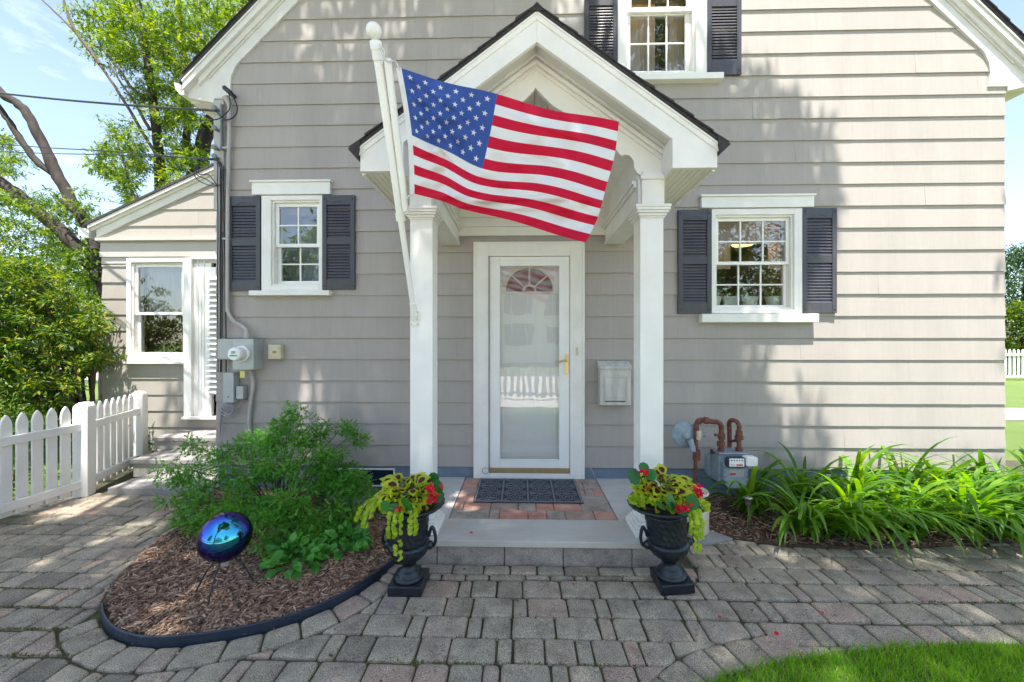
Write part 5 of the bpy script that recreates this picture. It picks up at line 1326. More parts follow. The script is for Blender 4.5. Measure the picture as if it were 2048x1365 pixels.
lc = P(1486, 489, YW+1.0); lm = MB(); lm.lathe([(.02, .05), (.10, .03), (.12, .0), (.11, -.01)], tuple(lc), 28); tag(lm.build('pendant_lamp', M['lamp']), 'small lit orange lamp inside the right window', 'lamp')
# =====================================================================
# URNS AND THEIR PLANTS
# =====================================================================
def urn(loc, label):
    x, y, _ = loc; root = empty('urn', loc, label, 'urn', 'black cast-iron urns flanking the step')
    mb = MB(); mb.box(x-.098, x+.098, y-.098, y+.098, 0, .060); mb.build('plinth', M['iron'], root, bevel=.007)
    mb = MB(); gad = lambda i, a, r: r*(1+(.030*abs(math.cos(a*11))-.012 if 9 <= i <= 15 else 0))
    prof = [(.088, .0605), (.090, .072), (.080, .083), (.070, .087), (.073, .096), (.055, .108), (.040, .124), (.034, .142), (.046, .150), (.046, .160), (.072, .176), (.100, .202), (.116, .232), (.121, .256), (.116, .272)]
    mb.lathe(prof, (x, y, 0), 88, fn=gad); mb.build('stem_and_bowl', M['iron'], root)
    def relief(i, a, r):
        if 1 <= i <= 16: return r+.0035*math.sin(a*9+i*.9)*math.sin(i*.75+math.sin(a*5)*1.6)+.0018*math.sin(a*23+i)
        return r
    mb = MB(); col = [(.109+.010*(k/17)**2, .273+.165*k/17) for k in range(18)]
    mb.lathe(col, (x, y, 0), 96, fn=relief); mb.build('neck_band', M['iron'], root)
    lip = lambda i, a, r: r*(1+(.012*math.cos(a*24) if i in (3, 4, 5) else 0))
    mb = MB(); mb.lathe([(.119, .4385), (.130, .455), (.158, .468), (.190, .480), (.207, .492), (.210, .500), (.206, .506), (.185, .500), (.140, .492), (.125, .47)], (x, y, 0), 96, fn=lip); mb.build('rim', M['iron'], root)
    for s_ in (-1, 1):
        mb = MB(); h = [(.108, .235), (.145, .245), (.158, .285), (.150, .330), (.138, .355), (.126, .335), (.118, .300)]
        mb.tube(smooth([(x+s_*a, y, z) for a, z in h], 5, False), .0095, 10); mb.lathe([(.0, .225), (.02, .232), (.026, .25), (.018, .268), (.002, .275)], (x+s_*.122, y, 0), 14); mb.build('handle', M['iron'], root)
    mb = MB(); mb.lathe([(.17, .488), (.12, .497), (.02, .503)], (x, y, 0), 32); mb.build('soil', M['soil'], root)
    return root
UL = Vector((-.665, 2.265, 0)); UR = Vector((P(1344, 1150, 2.315).x, 2.315, 0))
urn(UL, 'black cast-iron urn left of the step, planted with coleus and trailing lime leaves')
uro = urn(UR, 'black cast-iron urn right of the step in front of the cream crock'); uro.rotation_euler.y = -R(5.5); uro.location.z = .005
UR = UR+Vector((-.050, 0, .0))
def coleus(c, rx, rz, n, label, seed, h0=.50):
    r = np.random.RandomState(seed); root = empty('coleus', c+Vector((0, 0, h0)), label, 'coleus', 'coleus plants in the urns')
    th = r.uniform(0, 6.283, n); u = r.uniform(.05, 1, n)**.7; ph = np.arccos(1-u)*.95
    d = np.stack([np.sin(ph)*np.cos(th), np.sin(ph)*np.sin(th), np.cos(ph)], 1)
    rad = r.uniform(.70, 1.0, n)[:, None]
    pos = np.array([c.x, c.y, h0])+d*np.array([rx, rx*.85, rz])*rad
    out_ = np.stack([np.cos(th)*np.cos(.5-ph*.55), np.sin(th)*np.cos(.5-ph*.55), np.sin(.62-ph*.62)], 1)+r.normal(0, .18, (n, 3))
    rt = rots(out_, d+np.array([0, -.6, .5])+r.normal(0, .25, (n, 3))); L = r.uniform(.068, .105, n); s = np.stack([L*1.05, L, L], 1)
    inst('leaves', *BIGLEAF, pos, rt, s, M['coleus_rim'], root)
    tv = np.array(BIGLEAF[0])*np.array([.52, .62, 1])+np.array([0, .12, .014]); inst('leaf_centres', tv, BIGLEAF[1], pos, rt, s, M['coleus_mid'], root)
    tv2 = np.array(BIGLEAF[0])*np.array([.66, .72, 1])+np.array([0, .10, -.016])
    st_ = MB()
    for k in range(0, n, 5): st_.tube([(c.x+(pos[k][0]-c.x)*.2, c.y+(pos[k][1]-c.y)*.2, h0), tuple(pos[k])], .003, 5)
    st_.build('stems', M['twig'], root)
coleus(UL+Vector((-.012, -.01, 0)), .135, .150, 190, 'burgundy and lime coleus filling the left urn', 3)
coleus(UR+Vector((.0, .0, 0)), .118, .18, 170, 'taller lime-edged coleus rising from the right urn', 5)
def jenny(c, paths, label, seed, n_extra=90, sect=(180, 360)):
    r = np.random.RandomState(seed); root = empty('creeping_jenny', c+Vector((0, 0, .5)), label, 'creeping jenny', 'lime trailing plants in the urns')
    pos, dirs, sc_ = [], [], []; st_ = MB()
    for pa in paths:
        sp = smooth([tuple(c+Vector(p)) for p in pa], 10, False); st_.tube(sp, .0014, 4)
        for q in sp:
            for s_ in (-1, 1):
                if r.uniform() < .42: continue
                pos.append((q[0]+s_*.004, q[1]-.002, q[2])); dirs.append((s_*1.0+r.normal(0, .35), -.5+r.normal(0, .4), r.normal(-.1, .35))); sc_.append(r.uniform(.015, .030))
    for k in range(n_extra):
        a = R(r.uniform(*sect)); rr = r.uniform(.09, .185); z = .515+.05*(1-rr/.2)+r.uniform(0, .03); 
        pos.append((c.x+rr*math.cos(a), c.y+rr*math.sin(a), z)); dirs.append((math.cos(a)+r.normal(0, .5), math.sin(a)+r.normal(0, .5), r.normal(.2, .4))); sc_.append(r.uniform(.018, .030))
    nr = np.array([[0, -.7, .8]])+r.normal(0, .35, (len(pos), 3))
    inst('leaves', *ROUND, pos, rots(dirs, nr), np.array(sc_), M['leaf_lime'], root); st_.build('stems', M['twig'], root)
pl = []
for a, dn in ((262, .09), (272, .21), (292, .08)):
    ca, sa = math.cos(R(a)), math.sin(R(a)); pl.append([(.15*ca, .15*sa, .53), (.20*ca, .20*sa, .525), (.222*ca, .222*sa, .49), (.225*ca, .225*sa, .50-dn*.5), (.218*ca, .218*sa, .50-dn)])
for a, L in ((200, .26), (221, .24)):
    ca, sa = math.cos(R(a)), math.sin(R(a)); pl.append([(.10*ca, .10*sa, .54), (.18*ca, .18*sa, .545), (.23*ca, .23*sa, .52), (L*ca, L*sa, .48), ((L+.015)*ca, (L+.015)*sa, .445)])
jenny(UL, pl, 'bright lime creeping jenny spilling over the left urn', 3, 150, (170, 320))
pl = []
for a, dn in ((292, .08), (299, .18), (303, .11)):
    ca, sa = math.cos(R(a)), math.sin(R(a)); pl.append([(.15*ca, .15*sa, .53), (.20*ca, .20*sa, .525), (.222*ca, .222*sa, .49), (.225*ca, .225*sa, .50-dn*.5), (.222*ca, .222*sa, .50-dn)])
for a, L in ((330, .23), (345, .25), (205, .17), (190, .17)):
    ca, sa = math.cos(R(a)), math.sin(R(a)); pl.append([(.10*ca, .10*sa, .54), (.16*ca, .16*sa, .55), (.2*ca, .2*sa, .53), (L*ca, L*sa, .50)])
jenny(UR, pl, 'bright lime creeping jenny spilling over the right urn beside the crock', 6, 150, (190, 370))
def begonia(c, leaves, flowers, label, seed):
    r = np.random.RandomState(seed); root = empty('begonia', c+Vector((0, 0, .5)), label, 'begonia', 'red begonias in the urns')
    pos = [tuple(c+Vector(l[:3])) for l in leaves]; d = [(l[3], l[4], l[5]) for l in leaves]; s = np.array([l[6] for l in leaves])
    inst('leaves', *ROUND, pos, rots(d, np.array([[0, -.75, .65]])+r.normal(0, .25, (len(pos), 3))), np.stack([s*1.15, s, s], 1), M['leaf_begonia'], root)
    st_ = MB()
    for p in pos: st_.tube([(c.x+(p[0]-c.x)*.6, c.y+(p[1]-c.y)*.6+.02, .5), p], .0025, 5)
    for f_ in flowers: st_.tube([(c.x+f_[0]*.6, c.y+f_[1]*.6+.02, .5), tuple(c+Vector(f_[:3]))], .002, 5)
    st_.build('stems', M['leaf_begonia'], root)
    for f_ in flowers:
        fp_, fd = [], []
        for k in range(int(f_[4])):
            o_ = r.normal(0, f_[3], 3); fp_.append(tuple(c+Vector(f_[:3])+Vector(o_))); v_ = r.normal(0, 1, 3); v_[1] -= .5; fd.append(v_)
        inst('flower', *ROUND, fp_, rots(fd, r.normal(0, 1, (len(fp_), 3))), r.uniform(.014, .024, len(fp_)), M['petal'], root)
begonia(UL, [(.02, -.16, .545, .3, -.3, .3, .075), (.0, -.17, .53, -1, -.3, .1, .06), (.16, -.05, .60, .8, -.3, .5, .07), (.17, -.08, .57, .9, -.5, 0, .065), (.14, .0, .62, .3, 0, 1, .06), (-.05, -.17, .55, -.8, -.5, .2, .06)],
        [(.165, -.10, .60, .014, 26), (.17, -.11, .57, .012, 22), (.15, -.11, .63, .010, 14), (.0, -.19, .545, .007, 9)], 'glossy-leaved begonia with a red flower cluster at the right side of the left urn', 2)
begonia(UR, [(.0, -.17, .56, -.6, -.4, .3, .085), (.05, -.18, .57, .8, -.4, .2, .075), (.02, -.18, .55, .2, -.6, -.2, .07), (-.06, -.17, .55, -.7, -.5, .1, .06), (-.15, -.05, .66, -1, -.2, .15, .085), (-.12, -.06, .665, .8, -.3, .5, .065), (-.13, -.03, .68, .2, .3, .8, .06), (.0, -.17, .55, -.2, -.7, .1, .06)],
        [(-.14, -.08, .70, .008, 14), (-.115, -.09, .62, .007, 8), (.03, -.22, .565, .010, 18), (-.0, -.22, .55, .009, 14), (.165, -.07, .60, .012, 24), (.17, -.08, .575, .012, 20)], 'begonia with round dark leaves and scattered red flowers at the front of the right urn', 4)

# =====================================================================
# SHRUBS, DAYLILIES, TREES
# =====================================================================
PINN = ([(0,0,0),(.5,.30,.03),(0,.22,0),(-.5,.30,.03),(.45,.58,.03),(0,.46,0),(-.45,.58,.03),(.3,.85,.02),(0,.72,0),(-.3,.85,.02),(0,1,0)],
        [(0,1,2),(0,2,3),(2,4,5),(2,5,6),(5,7,8),(5,8,9),(8,10,7),(8,9,10)])
def crown(name, root, clumps, per, size, mat, seed, tmpl=LEAF, droop=.2, aspect=.55, flat=.6):
    """clumps: (x, y, z, radius). Sprays of small leaves round each clump centre."""
    r = np.random.RandomState(seed); cl = np.array(clumps); n = len(cl)*per
    base = np.repeat(cl[:, :3], per, 0); rad = np.repeat(cl[:, 3], per)
    v = r.normal(size=(n, 3)); v /= np.linalg.norm(v, axis=1)[:, None]; k = r.uniform(.15, 1, n)**.6
    pos = base+v*(rad*k)[:, None]*np.array([1, 1, flat])
    d = v*.8+r.normal(0, .5, (n, 3)); d[:, 2] -= droop
    nr = r.normal(0, .45, (n, 3))+np.array([0, -.25, 1])
    s = size*r.uniform(.65, 1.3, n)
    return inst(name, *tmpl, pos, rots(d, nr), np.stack([s*aspect, s, s], 1), mat, root)
# large feathery shrub at the bed
SB = Vector((P(560, 1000, 3.0).x, 3.0, 0))
sh = empty('feathery_shrub', SB, 'airy bright green feathery-leaved shrub in the mulch bed against the wall', 'shrub')
r = random.Random(21); clumps = []; tw = MB()
def pxc(px, py, Y, rad): p = P(px, py, Y); return (p.x, p.y, p.z, rad)
shape = [(585,822,3.25,.07),(575,850,3.2,.10),(600,870,3.15,.12),(650,865,3.3,.08),(705,868,3.35,.07),(690,850,3.35,.05),(715,880,3.3,.05),(520,870,3.2,.08),(480,900,3.15,.10),(440,910,3.1,.09),(540,900,3.1,.14),(600,920,3.05,.16),(655,920,3.1,.12),(640,950,3.0,.15),(680,940,3.2,.08),(560,950,2.95,.17),(500,950,2.95,.13),(450,950,2.95,.10),(400,900,3.2,.05),(380,888,3.25,.04),(395,935,3.0,.07),(360,950,3.0,.06),(345,965,2.95,.06),(400,975,2.9,.09),(340,1000,2.8,.05),(370,1010,2.8,.07),(420,1010,2.8,.10),(360,1040,2.75,.05),(390,1045,2.7,.07),(480,1000,2.75,.13),(540,1000,2.7,.15),(600,1000,2.75,.16),(660,1000,2.85,.14),(700,985,3.0,.10),(715,965,3.1,.08),(690,1030,2.85,.10),(640,1050,2.7,.13),(580,1050,2.6,.13),(520,1045,2.6,.12),(670,1075,2.7,.09),(470,1035,2.65,.08),(330,935,3.1,.04),(550,880,3.2,.09),(620,895,3.2,.10),(560,1085,2.55,.08),(610,1095,2.5,.08)]
for (a, b_, Y, rad) in shape:
    c = P(a, b_, Y); nsub = max(2, int(rad*55))
    for k in range(nsub):
        q = Vector((r.gauss(0, 1), r.gauss(0, 1), r.gauss(0, .8)))*rad*.55; clumps.append((c.x+q.x, c.y+q.y, max(.06, c.z+q.z), .055+.045*r.random()))
    m1 = SB.lerp(c, .45)+Vector((0, 0, .10+.05*r.random())); tw.tube(smooth([tuple(SB+Vector((r.uniform(-.05, .05), r.uniform(-.05, .05), 0))), tuple(m1), tuple(c)], 4, False), [.006]*4+[.004]*3+[.002]*2, 5)
tw.build('stems', M['twig'], sh)
crown('foliage', sh, clumps, 56, .043, M['leaf_fern'], 8, tmpl=PINN, aspect=.5)
# broad-leaved plants at its foot
for i, (a, b_, Y, wdt, lab) in enumerate(((590, 1105, 2.42, .16, 'low broad-leaved green plant at the front foot of the feathery shrub'), (690, 1075, 2.62, .15, 'low broad-leaved plant right of the feathery shrub near the left urn'), (690, 985, 3.2, .22, 'leafy green perennial by the basement window'))):
    g0 = P(a, b_, Y); rt_ = empty('leafy_plant', (g0.x, g0.y, 0), lab, 'plant', 'low leafy plants round the shrub'); rr = np.random.RandomState(30+i)
    n = 120; az = rr.uniform(0, 6.28, n); rad = wdt*rr.uniform(.1, 1, n)**.6; hh = (.10 if i < 2 else .30)*(1-.5*(rad/wdt)**2)*rr.uniform(.4, 1.4, n)+.03
    pos = np.stack([g0.x+rad*np.cos(az), g0.y+rad*np.sin(az)*.8, hh], 1); d = np.stack([np.cos(az), np.sin(az), rr.normal(.1, .3, n)], 1)+rr.normal(0, .4, (n, 3))
    inst('leaves', *BIGLEAF, pos, rots(d, rr.normal(0, .35, (n, 3))+np.array([0, -.4, 1])), rr.uniform(.045, .085, n), M['leaf_broad'], rt_)
    st_ = MB()
    for k in range(0, n, 4): st_.tube([(g0.x+(pos[k][0]-g0.x)*.3, g0.y+(pos[k][1]-g0.y)*.3, 0), tuple(pos[k])], .0022, 4)
    st_.build('stems', M['leaf_broad'], rt_)

# daylilies: arching strap leaves
def lily(cx, cy, n, L, seed, lean=(0, 0)):
    r = np.random.RandomState(seed); K = 9; vs = []
    for i in range(n):
        az = r.uniform(0, 2*math.pi); dx, dy = math.cos(az)+lean[0], math.sin(az)+lean[1]; l_ = math.hypot(dx, dy)+1e-6; dx /= l_; dy /= l_
        ll = L*r.uniform(.45, 1.2); th = R(r.uniform(52, 88)); bend = R(r.uniform(75, 150)); w_ = r.uniform(.011, .024)
        x, y, z = cx+r.normal(0, .035), cy+r.normal(0, .035), 0.0; h_ = 0
        tw_ = r.normal(0, .35)
        for k in range(K+1):
            t = k/K; a = th-bend*t**1.5; wd = w_*(1-.25*(1-t))*(1 if t < .55 else max(0.03, 1-((t-.55)/.45)**1.6))
            sx, sy = -dy, dx; tz_ = tw_*t
            zz = max(z, .012+.01*r.random())
            vs += [(x+sx*wd, y+sy*wd, zz+wd*.5*math.sin(tz_)+.25*wd), (x, y, zz), (x-sx*wd, y-sy*wd, zz-wd*.5*math.sin(tz_)+.25*wd)]
            st_ = ll/K; x += dx*math.cos(a)*st_; y += dy*math.cos(a)*st_; z += math.sin(a)*st_
    tf = [(k*3+j, k*3+j+1, k*3+3+j+1, k*3+3+j) for k in range(K) for j in range(2)]
    o = raw('daylily', np.array(vs), tf, n, (K+1)*3, M['leaf_lily'], None, True)
    return o
ordn = ['nearest the gas meter', 'second from the gas meter', 'third from the gas meter', 'fourth from the gas meter', 'fifth from the gas meter', 'sixth from the gas meter', 'seventh from the gas meter', 'eighth from the gas meter, by the house corner', 'last one, beyond the house corner']
k = 0
for j, (y0, n_, ln) in enumerate(((3.32, 74, .66), (2.93, 88, .64))):
    for i in range(9):
        cx = 1.98+.40*i+(.08 if j else 0); o = lily(cx+random.uniform(-.05, .05), y0+random.uniform(-.05, .05), n_, ln*random.uniform(.85, 1.15)*(1.08 if i > 4 else 1), 50+k, (.22, -.62)); k += 1
        tag(o, 'daylily clump in the '+('back' if j == 0 else 'front')+' row, '+ordn[i], 'daylily', 'daylilies along the wall')

rr = np.random.RandomState(91); pos = []
while len(pos) < 260:
    x, y_ = rr.uniform(-3.6, 3.6), rr.uniform(1.5, 3.5)
    if any(inside(o_, x, y_) for o_ in (bedL, bedR, lawn, land)): continue
    pos.append((x, y_, .006))
n = len(pos); tag(inst('fallen_bits', *LEAF, pos, rots(np.stack([rr.normal(0, 1, n), rr.normal(0, 1, n), rr.normal(0, .06, n)], 1), rr.normal(0, .15, (n, 3))+np.array([0, 0, 1])), rr.uniform(.010, .030, n), M['chip']), kind='stuff')
pos = [(x, y_, .008 if y_ < 2.4 else LZ+.004) for x, y_ in ((1.27, 1.93), (.85, 2.58), (1.6, 2.1), (-.9, 2.35), (.3, 2.3), (-.35, 2.6), (1.05, 2.05), (-1.0, 2.6))]
n = len(pos); tag(inst('fallen_petals', *ROUND, pos, rots(np.stack([rr.normal(0, 1, n), rr.normal(0, 1, n), rr.normal(0, .06, n)], 1), rr.normal(0, .2, (n, 3))+np.array([0, 0, 1])), rr.uniform(.016, .024, n), M['petal']), kind='stuff')
# moss and weeds in the joints
pos = []
while len(pos) < 2600:
    x = rr.uniform(-3.8, 4.2); k_ = rr.randint(0, 22); y_ = -.6+ROW*k_+rr.normal(0, .004)+.010*math.sin(x*1.1+k_)+.006*math.sin(x*2.7)
    if y_ < 1.3 or math.sin(x*2.3+1)+math.sin(y_*5+x)+rr.normal(0, .5) < .9 or any(nearest(o_, x, y_)[0] < .1 for o_ in (bedL, bedR, lawn, land)): continue
    pos.append((x, y_, -.008))
n = len(pos); tag(inst('joint_moss', *LEAF, pos, rots(np.stack([rr.normal(0, .6, n), rr.normal(0, .6, n), np.ones(n)], 1), rr.normal(0, 1, (n, 3))), rr.uniform(.008, .017, n), M['moss']), kind='stuff')
# trees and shrubs -------------------------------------------------------------------
def limb(mb, pts, r0, r1, n=10):
    sp = smooth([tuple(p) for p in pts], 5, False); m_ = len(sp)
    sp = [Vector(p)+Vector((random.gauss(0, 1), random.gauss(0, 1), random.gauss(0, 1)))*r0*.10 for p in sp]
    mb.tube(sp, [(r0+(r1-r0)*i/(m_-1))*random.uniform(.92, 1.08) for i in range(m_)], n)
def pts3(L, Y):
    return [P(a, b_, (c_[0] if c_ else Y)) for a, b_, *c_ in L]
# tree behind the wing
YA = 8.2
ta = empty('tree', (P(395, 600, YA).x, YA, 0), 'tall tree behind the wing roof with bright yellow-green feathery foliage', 'tree')
mb = MB(); base = Vector((P(395, 600, YA).x, YA, 0))
limb(mb, [base]+pts3([(385, 420), (398, 340), (412, 270), (440, 200), (470, 90), (500, -40)], YA), .20, .08, 14)
limb(mb, pts3([(330, 470), (322, 390), (318, 300), (305, 200), (288, 80), (270, -30)], YA-.4), .11, .05)
limb(mb, pts3([(375, 330), (374, 230), (368, 120), (360, 30), (350, -60)], YA+.3), .08, .04)
limb(mb, pts3([(400, 120), (398, 60), (405, -20)], YA+.5), .05, .03)
limb(mb, pts3([(385, 420), (350, 440), (330, 470)], YA-.2), .12, .10)
mb.build('trunk', M['bark'], ta)
mb = MB()
for L_ in ([(315, 310), (300, 290), (250, 205), (200, 130), (150, 65), (100, 15), (60, -20)], [(200, 130), (150, 60), (130, 10), (125, -20)], [(290, 200), (262, 175), (235, 135), (205, 100), (185, 90)], [(300, 260), (268, 205), (215, 125)]):
    limb(mb, pts3(L_, YA-.6), .035, .012, 7)
limb(mb, pts3([(322, 420), (290, 410), (262, 380), (250, 330), (235, 290)], YA-.6), .035, .012, 7)
mb.build('branches', M['twig'], ta)
r = random.Random(5); cl = []
blobs = [(200,15,60),(260,40,60),(330,30,60),(400,30,55),(460,20,45),(300,90,55),(250,110,35),(370,90,55),(430,90,45),(330,150,45),(390,160,45),(290,185,30),(350,215,35),(330,265,28),(380,235,30),(345,330,30),(375,300,26),(410,170,30),(220,80,30),(240,270,22),(215,305,18),(265,300,20),(230,345,18),(255,360,20),(270,330,18),(262,400,12),(360,380,28),(395,330,22),(190,330,10),(450,140,20),(480,40,25)]
for bx_, by_, br_ in blobs:
    for k in range(int(br_*.95)):
        px_ = bx_+r.gauss(0, .62)*br_; py_ = by_+r.gauss(0, .55)*br_
        if px_ > 520: continue
        p = P(px_, py_, YA+r.uniform(-1.3, 1.3)); cl.append((p.x, p.y, p.z, r.uniform(.10, .22)))
crown('crown', ta, cl, 26, .105, M['leaf_tree'], 12, tmpl=PINN, droop=.5, aspect=.5, flat=.45)
# tree at the far left with heavy dark limbs
YB = 6.4
tb = empty('tree', (P(215, 620, YB).x, YB, 0), 'old leaning tree at the left with thick dark limbs over the shrub', 'tree')
mb = MB(); limb(mb, [Vector((P(222, 620, YB).x, YB, -.1))]+pts3([(218, 600), (195, 545), (150, 490), (95, 440), (30, 385), (-40, 340), (-140, 280)], YB), .14, .07, 14)
limb(mb, pts3([(196, 540), (185, 470), (140, 400), (105, 330), (75, 270), (45, 215), (5, 190), (-60, 120)], YB+.3), .095, .06, 12)
limb(mb, pts3([(110, 350), (70, 320), (35, 270), (5, 225), (-30, 180)], YB+.4), .06, .04, 10)
limb(mb, pts3([(190, 500), (165, 445), (158, 430), (120, 400)], YB-.2), .06, .04, 10)
mb.build('trunk', M['bark'], tb); cl = []
for bx_, by_, br_ in [(20,330,28),(10,400,40),(60,410,40),(110,420,35),(160,420,26),(40,470,40),(100,480,35),(150,510,30),(190,450,18),(190,590,22),(80,540,45),(20,540,45),(140,560,30),(-40,450,60),(-40,340,50),(175,560,25),(8,280,14)]:
    for k in range(int(br_*.8)):
        p = P(bx_+r.gauss(0, .6)*br_, by_+r.gauss(0, .5)*br_, YB+r.uniform(-.5, 1.6)); cl.append((p.x, p.y, p.z, r.uniform(.08, .18)))
crown('crown', tb, cl, 24, .085, M['leaf_tree'], 14, tmpl=PINN, droop=.4, aspect=.5, flat=.45)
# tinted shrub behind the fence
sb = empty('tinted_shrub', (-5.4, 4.2, 0), 'dense rounded shrub behind the picket fence with yellow-green and reddish leaves', 'shrub'); cl = []
mb = MB()
for bx_, by_, br_ in [(0,545,40),(50,560,45),(100,590,45),(140,620,40),(60,620,55),(10,620,55),(120,670,50),(170,680,35),(190,640,28),(60,690,60),(0,700,60),(140,730,40),(200,715,24),(60,760,45),(0,780,50),(120,780,30),(-60,600,70),(-60,720,70),(30,830,35),(-30,850,50),(80,840,25)]:
    for k in range(int(br_*1.7)):
        p = P(bx_+r.gauss(0, .5)*br_, by_+r.gauss(0, .5)*br_, 4.55+r.uniform(-.35, 1.1)); cl.append((p.x-.0, p.y, max(.1, p.z), r.uniform(.05, .12)))
for k in range(0, len(cl), 22): limb(mb, [(-5.6+random.uniform(-.2, .2), 4.9, 0), ((cl[k][0]-5.6)/2, (cl[k][1]+4.9)/2, cl[k][2]*.5), cl[k][:3]], .018, .006, 6)
mb.build('stems', M['twig'], sb)
crown('foliage', sb, cl, 30, .062, M['leaf_shrub'], 15, droop=.2, aspect=.75, flat=.6)
g1 = empty('leafy_bush', (-4.9, 3.9, 0), 'dark leafy bush low behind the picket fence', 'bush'); cl = []
for k in range(150): cl.append((-4.45-random.random()*1.3, 2.0+random.random()*2.9, .05+random.random()*.55, .10))
crown('foliage', g1, cl, 30, .06, M['leaf_dark'], 16, aspect=.6)
mb = MB()
for k in range(0, 150, 9): mb.tube([(cl[k][0], cl[k][1], 0), cl[k][:3]], .006, 5)
mb.build('stems', M['twig'], g1)
# distant planting, road and neighbouring bits on the left
mb = MB(); mb.prism([(-60, 14), (-7, 14), (-7, 21), (-60, 21)], -.03, -.01, axis='z'); tag(mb.build('road', M['concrete']), kind='structure')
def far_tree(name, x, y, h, rad, n, mat, label, cat, seed, size=.22, trunk=True, group=None):
    rt_ = empty(name, (x, y, 0), label, cat, group); rr = random.Random(seed); cl = []
    for k in range(n):
        a = rr.uniform(0, 6.28); u = rr.random()**.5; zz = rr.uniform(.08 if not trunk else .3, 1); pr = math.sin(math.pi*min(1, .15+zz*.85))**.6 if trunk else (1-zz**4)**.5
        cl.append((x+rad*u*pr*math.cos(a), y+rad*u*pr*math.sin(a), h*zz, rad*.22))
    crown('crown', rt_, cl, 22, size, mat, seed, aspect=.6)
    mb = MB(); limb(mb, [(x, y, 0), (x, y, h*.5), (x+.1, y, h*.8)], max(.04, rad*.07), .03, 8); mb.build('trunk', M['bark'], rt_)
far_tree('hedge_tree', 22.2, 17.6, 5.6, 1.7, 620, M['leaf_dark'], 'dark green conifer hedge tree past the right house corner', 'tree', 3, .16, False)
far_tree('leafy_bush', 20.9, 16.6, 3.0, 1.1, 420, M['leaf_tree'], 'lighter green bush in front of the dark hedge past the right house corner', 'bush', 4, .14, False)
far_tree('hedge_tree', 25.5, 19.5, 5.5, 1.8, 120, M['leaf_dark'], 'dark hedge tree furthest right beyond the lighter bush', 'tree', 5, .2, False)
far_tree('street_tree', -14, 15, 6.5, 3.2, 260, M['leaf_tree'], 'leafy tree across the road far behind the left fence', 'tree', 6, .3)
far_tree('street_tree', -21, 19, 7, 3.6, 220, M['leaf_dark'], 'darker tree across the road further left behind the shrub', 'tree', 7, .34)
fence('lawn_fence', [(16.5, 15.0), (22.5, 15.0)], 'white picket fence on the lawn beyond the right house corner', 1.15, wdt=.09, gap=.07, side=1, zb=.05)
mb = MB(); mb.prism([(6, 7.4), (18, 7.4), (18, 8.7), (6, 8.7)], -.03, -.012, axis='z'); tag(mb.build('garden_path', M['stepstone']), kind='structure')

# =====================================================================
# ACROSS THE YARD, BEHIND THE CAMERA: the shade tree, a fence and a neighbour's house (mirrored in the panes)
# =====================================================================
holes = [(200, 1000, 55, 12), (110, 1035, 60, 10), (330, 1110, 40, 12), (90, 1290, 70, 14), (300, 1305, 60, 12), (360, 1240, 40, 14), (60, 1180, 50, 10), (240, 1060, 60, 10), (150, 1110, 45, 8), (840, 1212, 34, 12), (860, 1060, 22, 12), (905, 1008, 26, 9), (940, 1030, 26, 7), (1045, 1007, 14, 4), (1560, 1098, 50, 9), (1700, 1166, 60, 8), (2000, 1240, 60, 22), (1490, 1100, 30, 8), (1620, 1060, 60, 10), (1850, 1130, 60, 8), (430, 1180, 60, 16), (560, 990, 50, 16), (620, 1150, 50, 10), (1100, 1300, 40, 8), (700, 1230, 30, 8)]
def xb(py): return np.interp(py, [-150, 55, 100, 180, 250, 330, 420, 560, 700, 800, 935], [1080, 1110, 1300, 1450, 1570, 1640, 1655, 1610, 1570, 1580, 1640])
def keepleaf(c):  # thins the unseen crown along sun rays to shape shade and dapples
    x, y, z = c; t = YW-y; zh = z-3*t
    zf_ = z-3*(2.1-y)
    if 2.15 < zf_ < 3.15 and -.6 < x < .5 and r.uniform() < .5: return 0
    if zh > -.0:
        if x < -2.96 or x > 4.5: return .10
        q = proj((x, YW, zh)); 
        if q is None: return .5
        px, py = q
        if px > xb(py): return 0
        if zh > 5: return .45
        if abs(px-(1552+(py-780)*.05)) < 38 and 600 < py < 930: return 0
        if 565+(py-700)*.13 < px < 662+(py-700)*.13 and 675 < py < 950: return 0
        if py < 190 and any(abs(px-c0-py*.12) < w0 for c0, w0 in ((600, 42), (690, 28), (775, 34), (862, 30))): return .05
        if 455 < px < 500 and 350 < py < 400: return .1
        if 460 < px < 520 and 420 < py < 575: return .45
        if py < 170 and px > 1110: return .45
        return 1
    yg = y+z/3
    q = proj((x, yg, 0))
    if q is None: return .8
    px, py = q
    for hx2, hy2, rx2, ry2 in holes:
        if ((px-hx2)/(rx2*1.35))**2+((py-hy2)/(ry2*1.6))**2 < 1: return .0
    if px < -100: return .3
    if px < 300 and py < 1000: return .5
    if px > 1640 and py < 1110: return .06
    if px > 1500 and 1060 < py < 1100: return .5
    if py > 1290 and px > 1450: return .35
    return .92
tr = empty('shade_tree', (-2.6, -4.6, 0), 'large spreading shade tree whose crown overhangs the paved walk', 'tree'); r = np.random.RandomState(77); cl = []
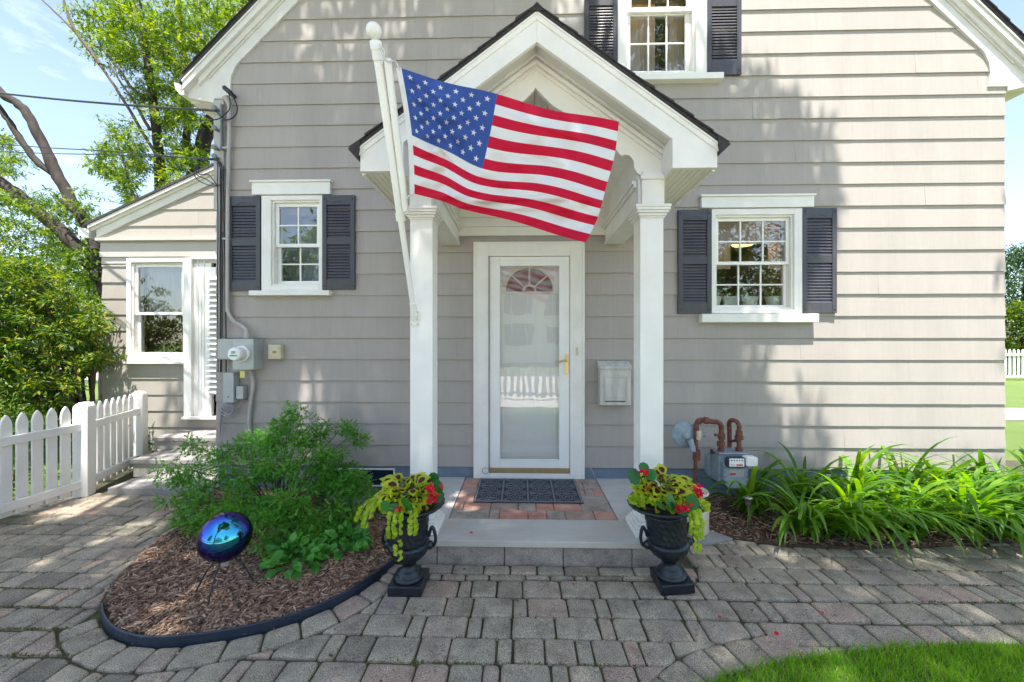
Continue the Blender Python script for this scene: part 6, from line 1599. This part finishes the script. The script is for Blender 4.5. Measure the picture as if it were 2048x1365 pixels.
for _ in range(13500):
    z = r.uniform(8.4, 11.2); x = r.uniform(-4.6, 4.6); c_ = (x, 0, z)
    lo = -.4-z/3; hi = YW-(z-5.2)/3; y = r.uniform(lo, hi)
    if r.uniform() < keepleaf((x, y, z)): cl.append((x, y, z, .15))
crown('crown', tr, cl, 12, .14, M['leaf_shade'], 18, droop=.3, aspect=.7, flat=.5)
mb = MB(); t0 = Vector((-2.6, -4.6, 0)); fork = Vector((-2.2, -4.0, 5.0)); limb(mb, [t0, (-2.5, -4.4, 1.8), fork], .26, .20, 14)
for k in range(0, len(cl), 260):
    e = Vector(cl[k][:3]); mid = fork.lerp(e, .5)+Vector((0, 0, 1.2)); limb(mb, [fork, mid, e], .09, .02, 7)
mb.build('trunk', M['bark'], tr)
fence('yard_fence', [(-3.6, -2.5), (4.4, -2.5)], 'white picket fence across the yard, mirrored in the storm door', .80, wdt=.09, gap=.07, side=-1)
nh = empty('neighbour_house', (1, -19, 0), 'white neighbouring house across the street, mirrored in the storm door', 'house')
mb = MB(); mb.box(-5, 8, -26, -18, 0, 4.6); mb.prism([(-5, 4.6), (8, 4.6), (1.5, 8.2)], -26, -18); mb.build('wall', M['white'], nh)
mb = MB()
for s_ in (-1, 1): mb.prism([(1.5, 8.25), (1.5, 8.45), (1.5+s_*7, 4.55), (1.5+s_*7, 4.35)], -26.3, -17.7)
mb.build('roof', M['roof'], nh)
for wx in (-3, -.2, 2.6, 5.6):
    for wz in (1.2, 3.2):
        if wz > 3 and abs(wx-1.5) > 4: continue
        mb = MB(); mb.box(wx-.5, wx+.5, -18, -17.95, wz, wz+1.3); wo = mb.build('window', M['glassdark'], nh)
        mb = MB(); mb.box(wx-.95, wx-.55, -18, -17.94, wz, wz+1.3); mb.box(wx+.55, wx+.95, -18, -17.94, wz, wz+1.3); mb.build('shutter', M['shutter'], nh)
for k, (x_, y_) in enumerate(((-9, -12), (10, -11), (15, -20), (-16, -20))):
    far_tree('yard_tree', x_, y_, 8, 3.2, 200, [M['leaf_tree'], M['leaf_dark']][k % 2], ['bright leafy tree across the yard left of the white neighbouring house', 'dark leafy tree across the yard right of the white neighbouring house', 'bright tree beyond the neighbouring house on the right', 'dark tree far down the street on the left'][k], 'tree', 60+k, .34)
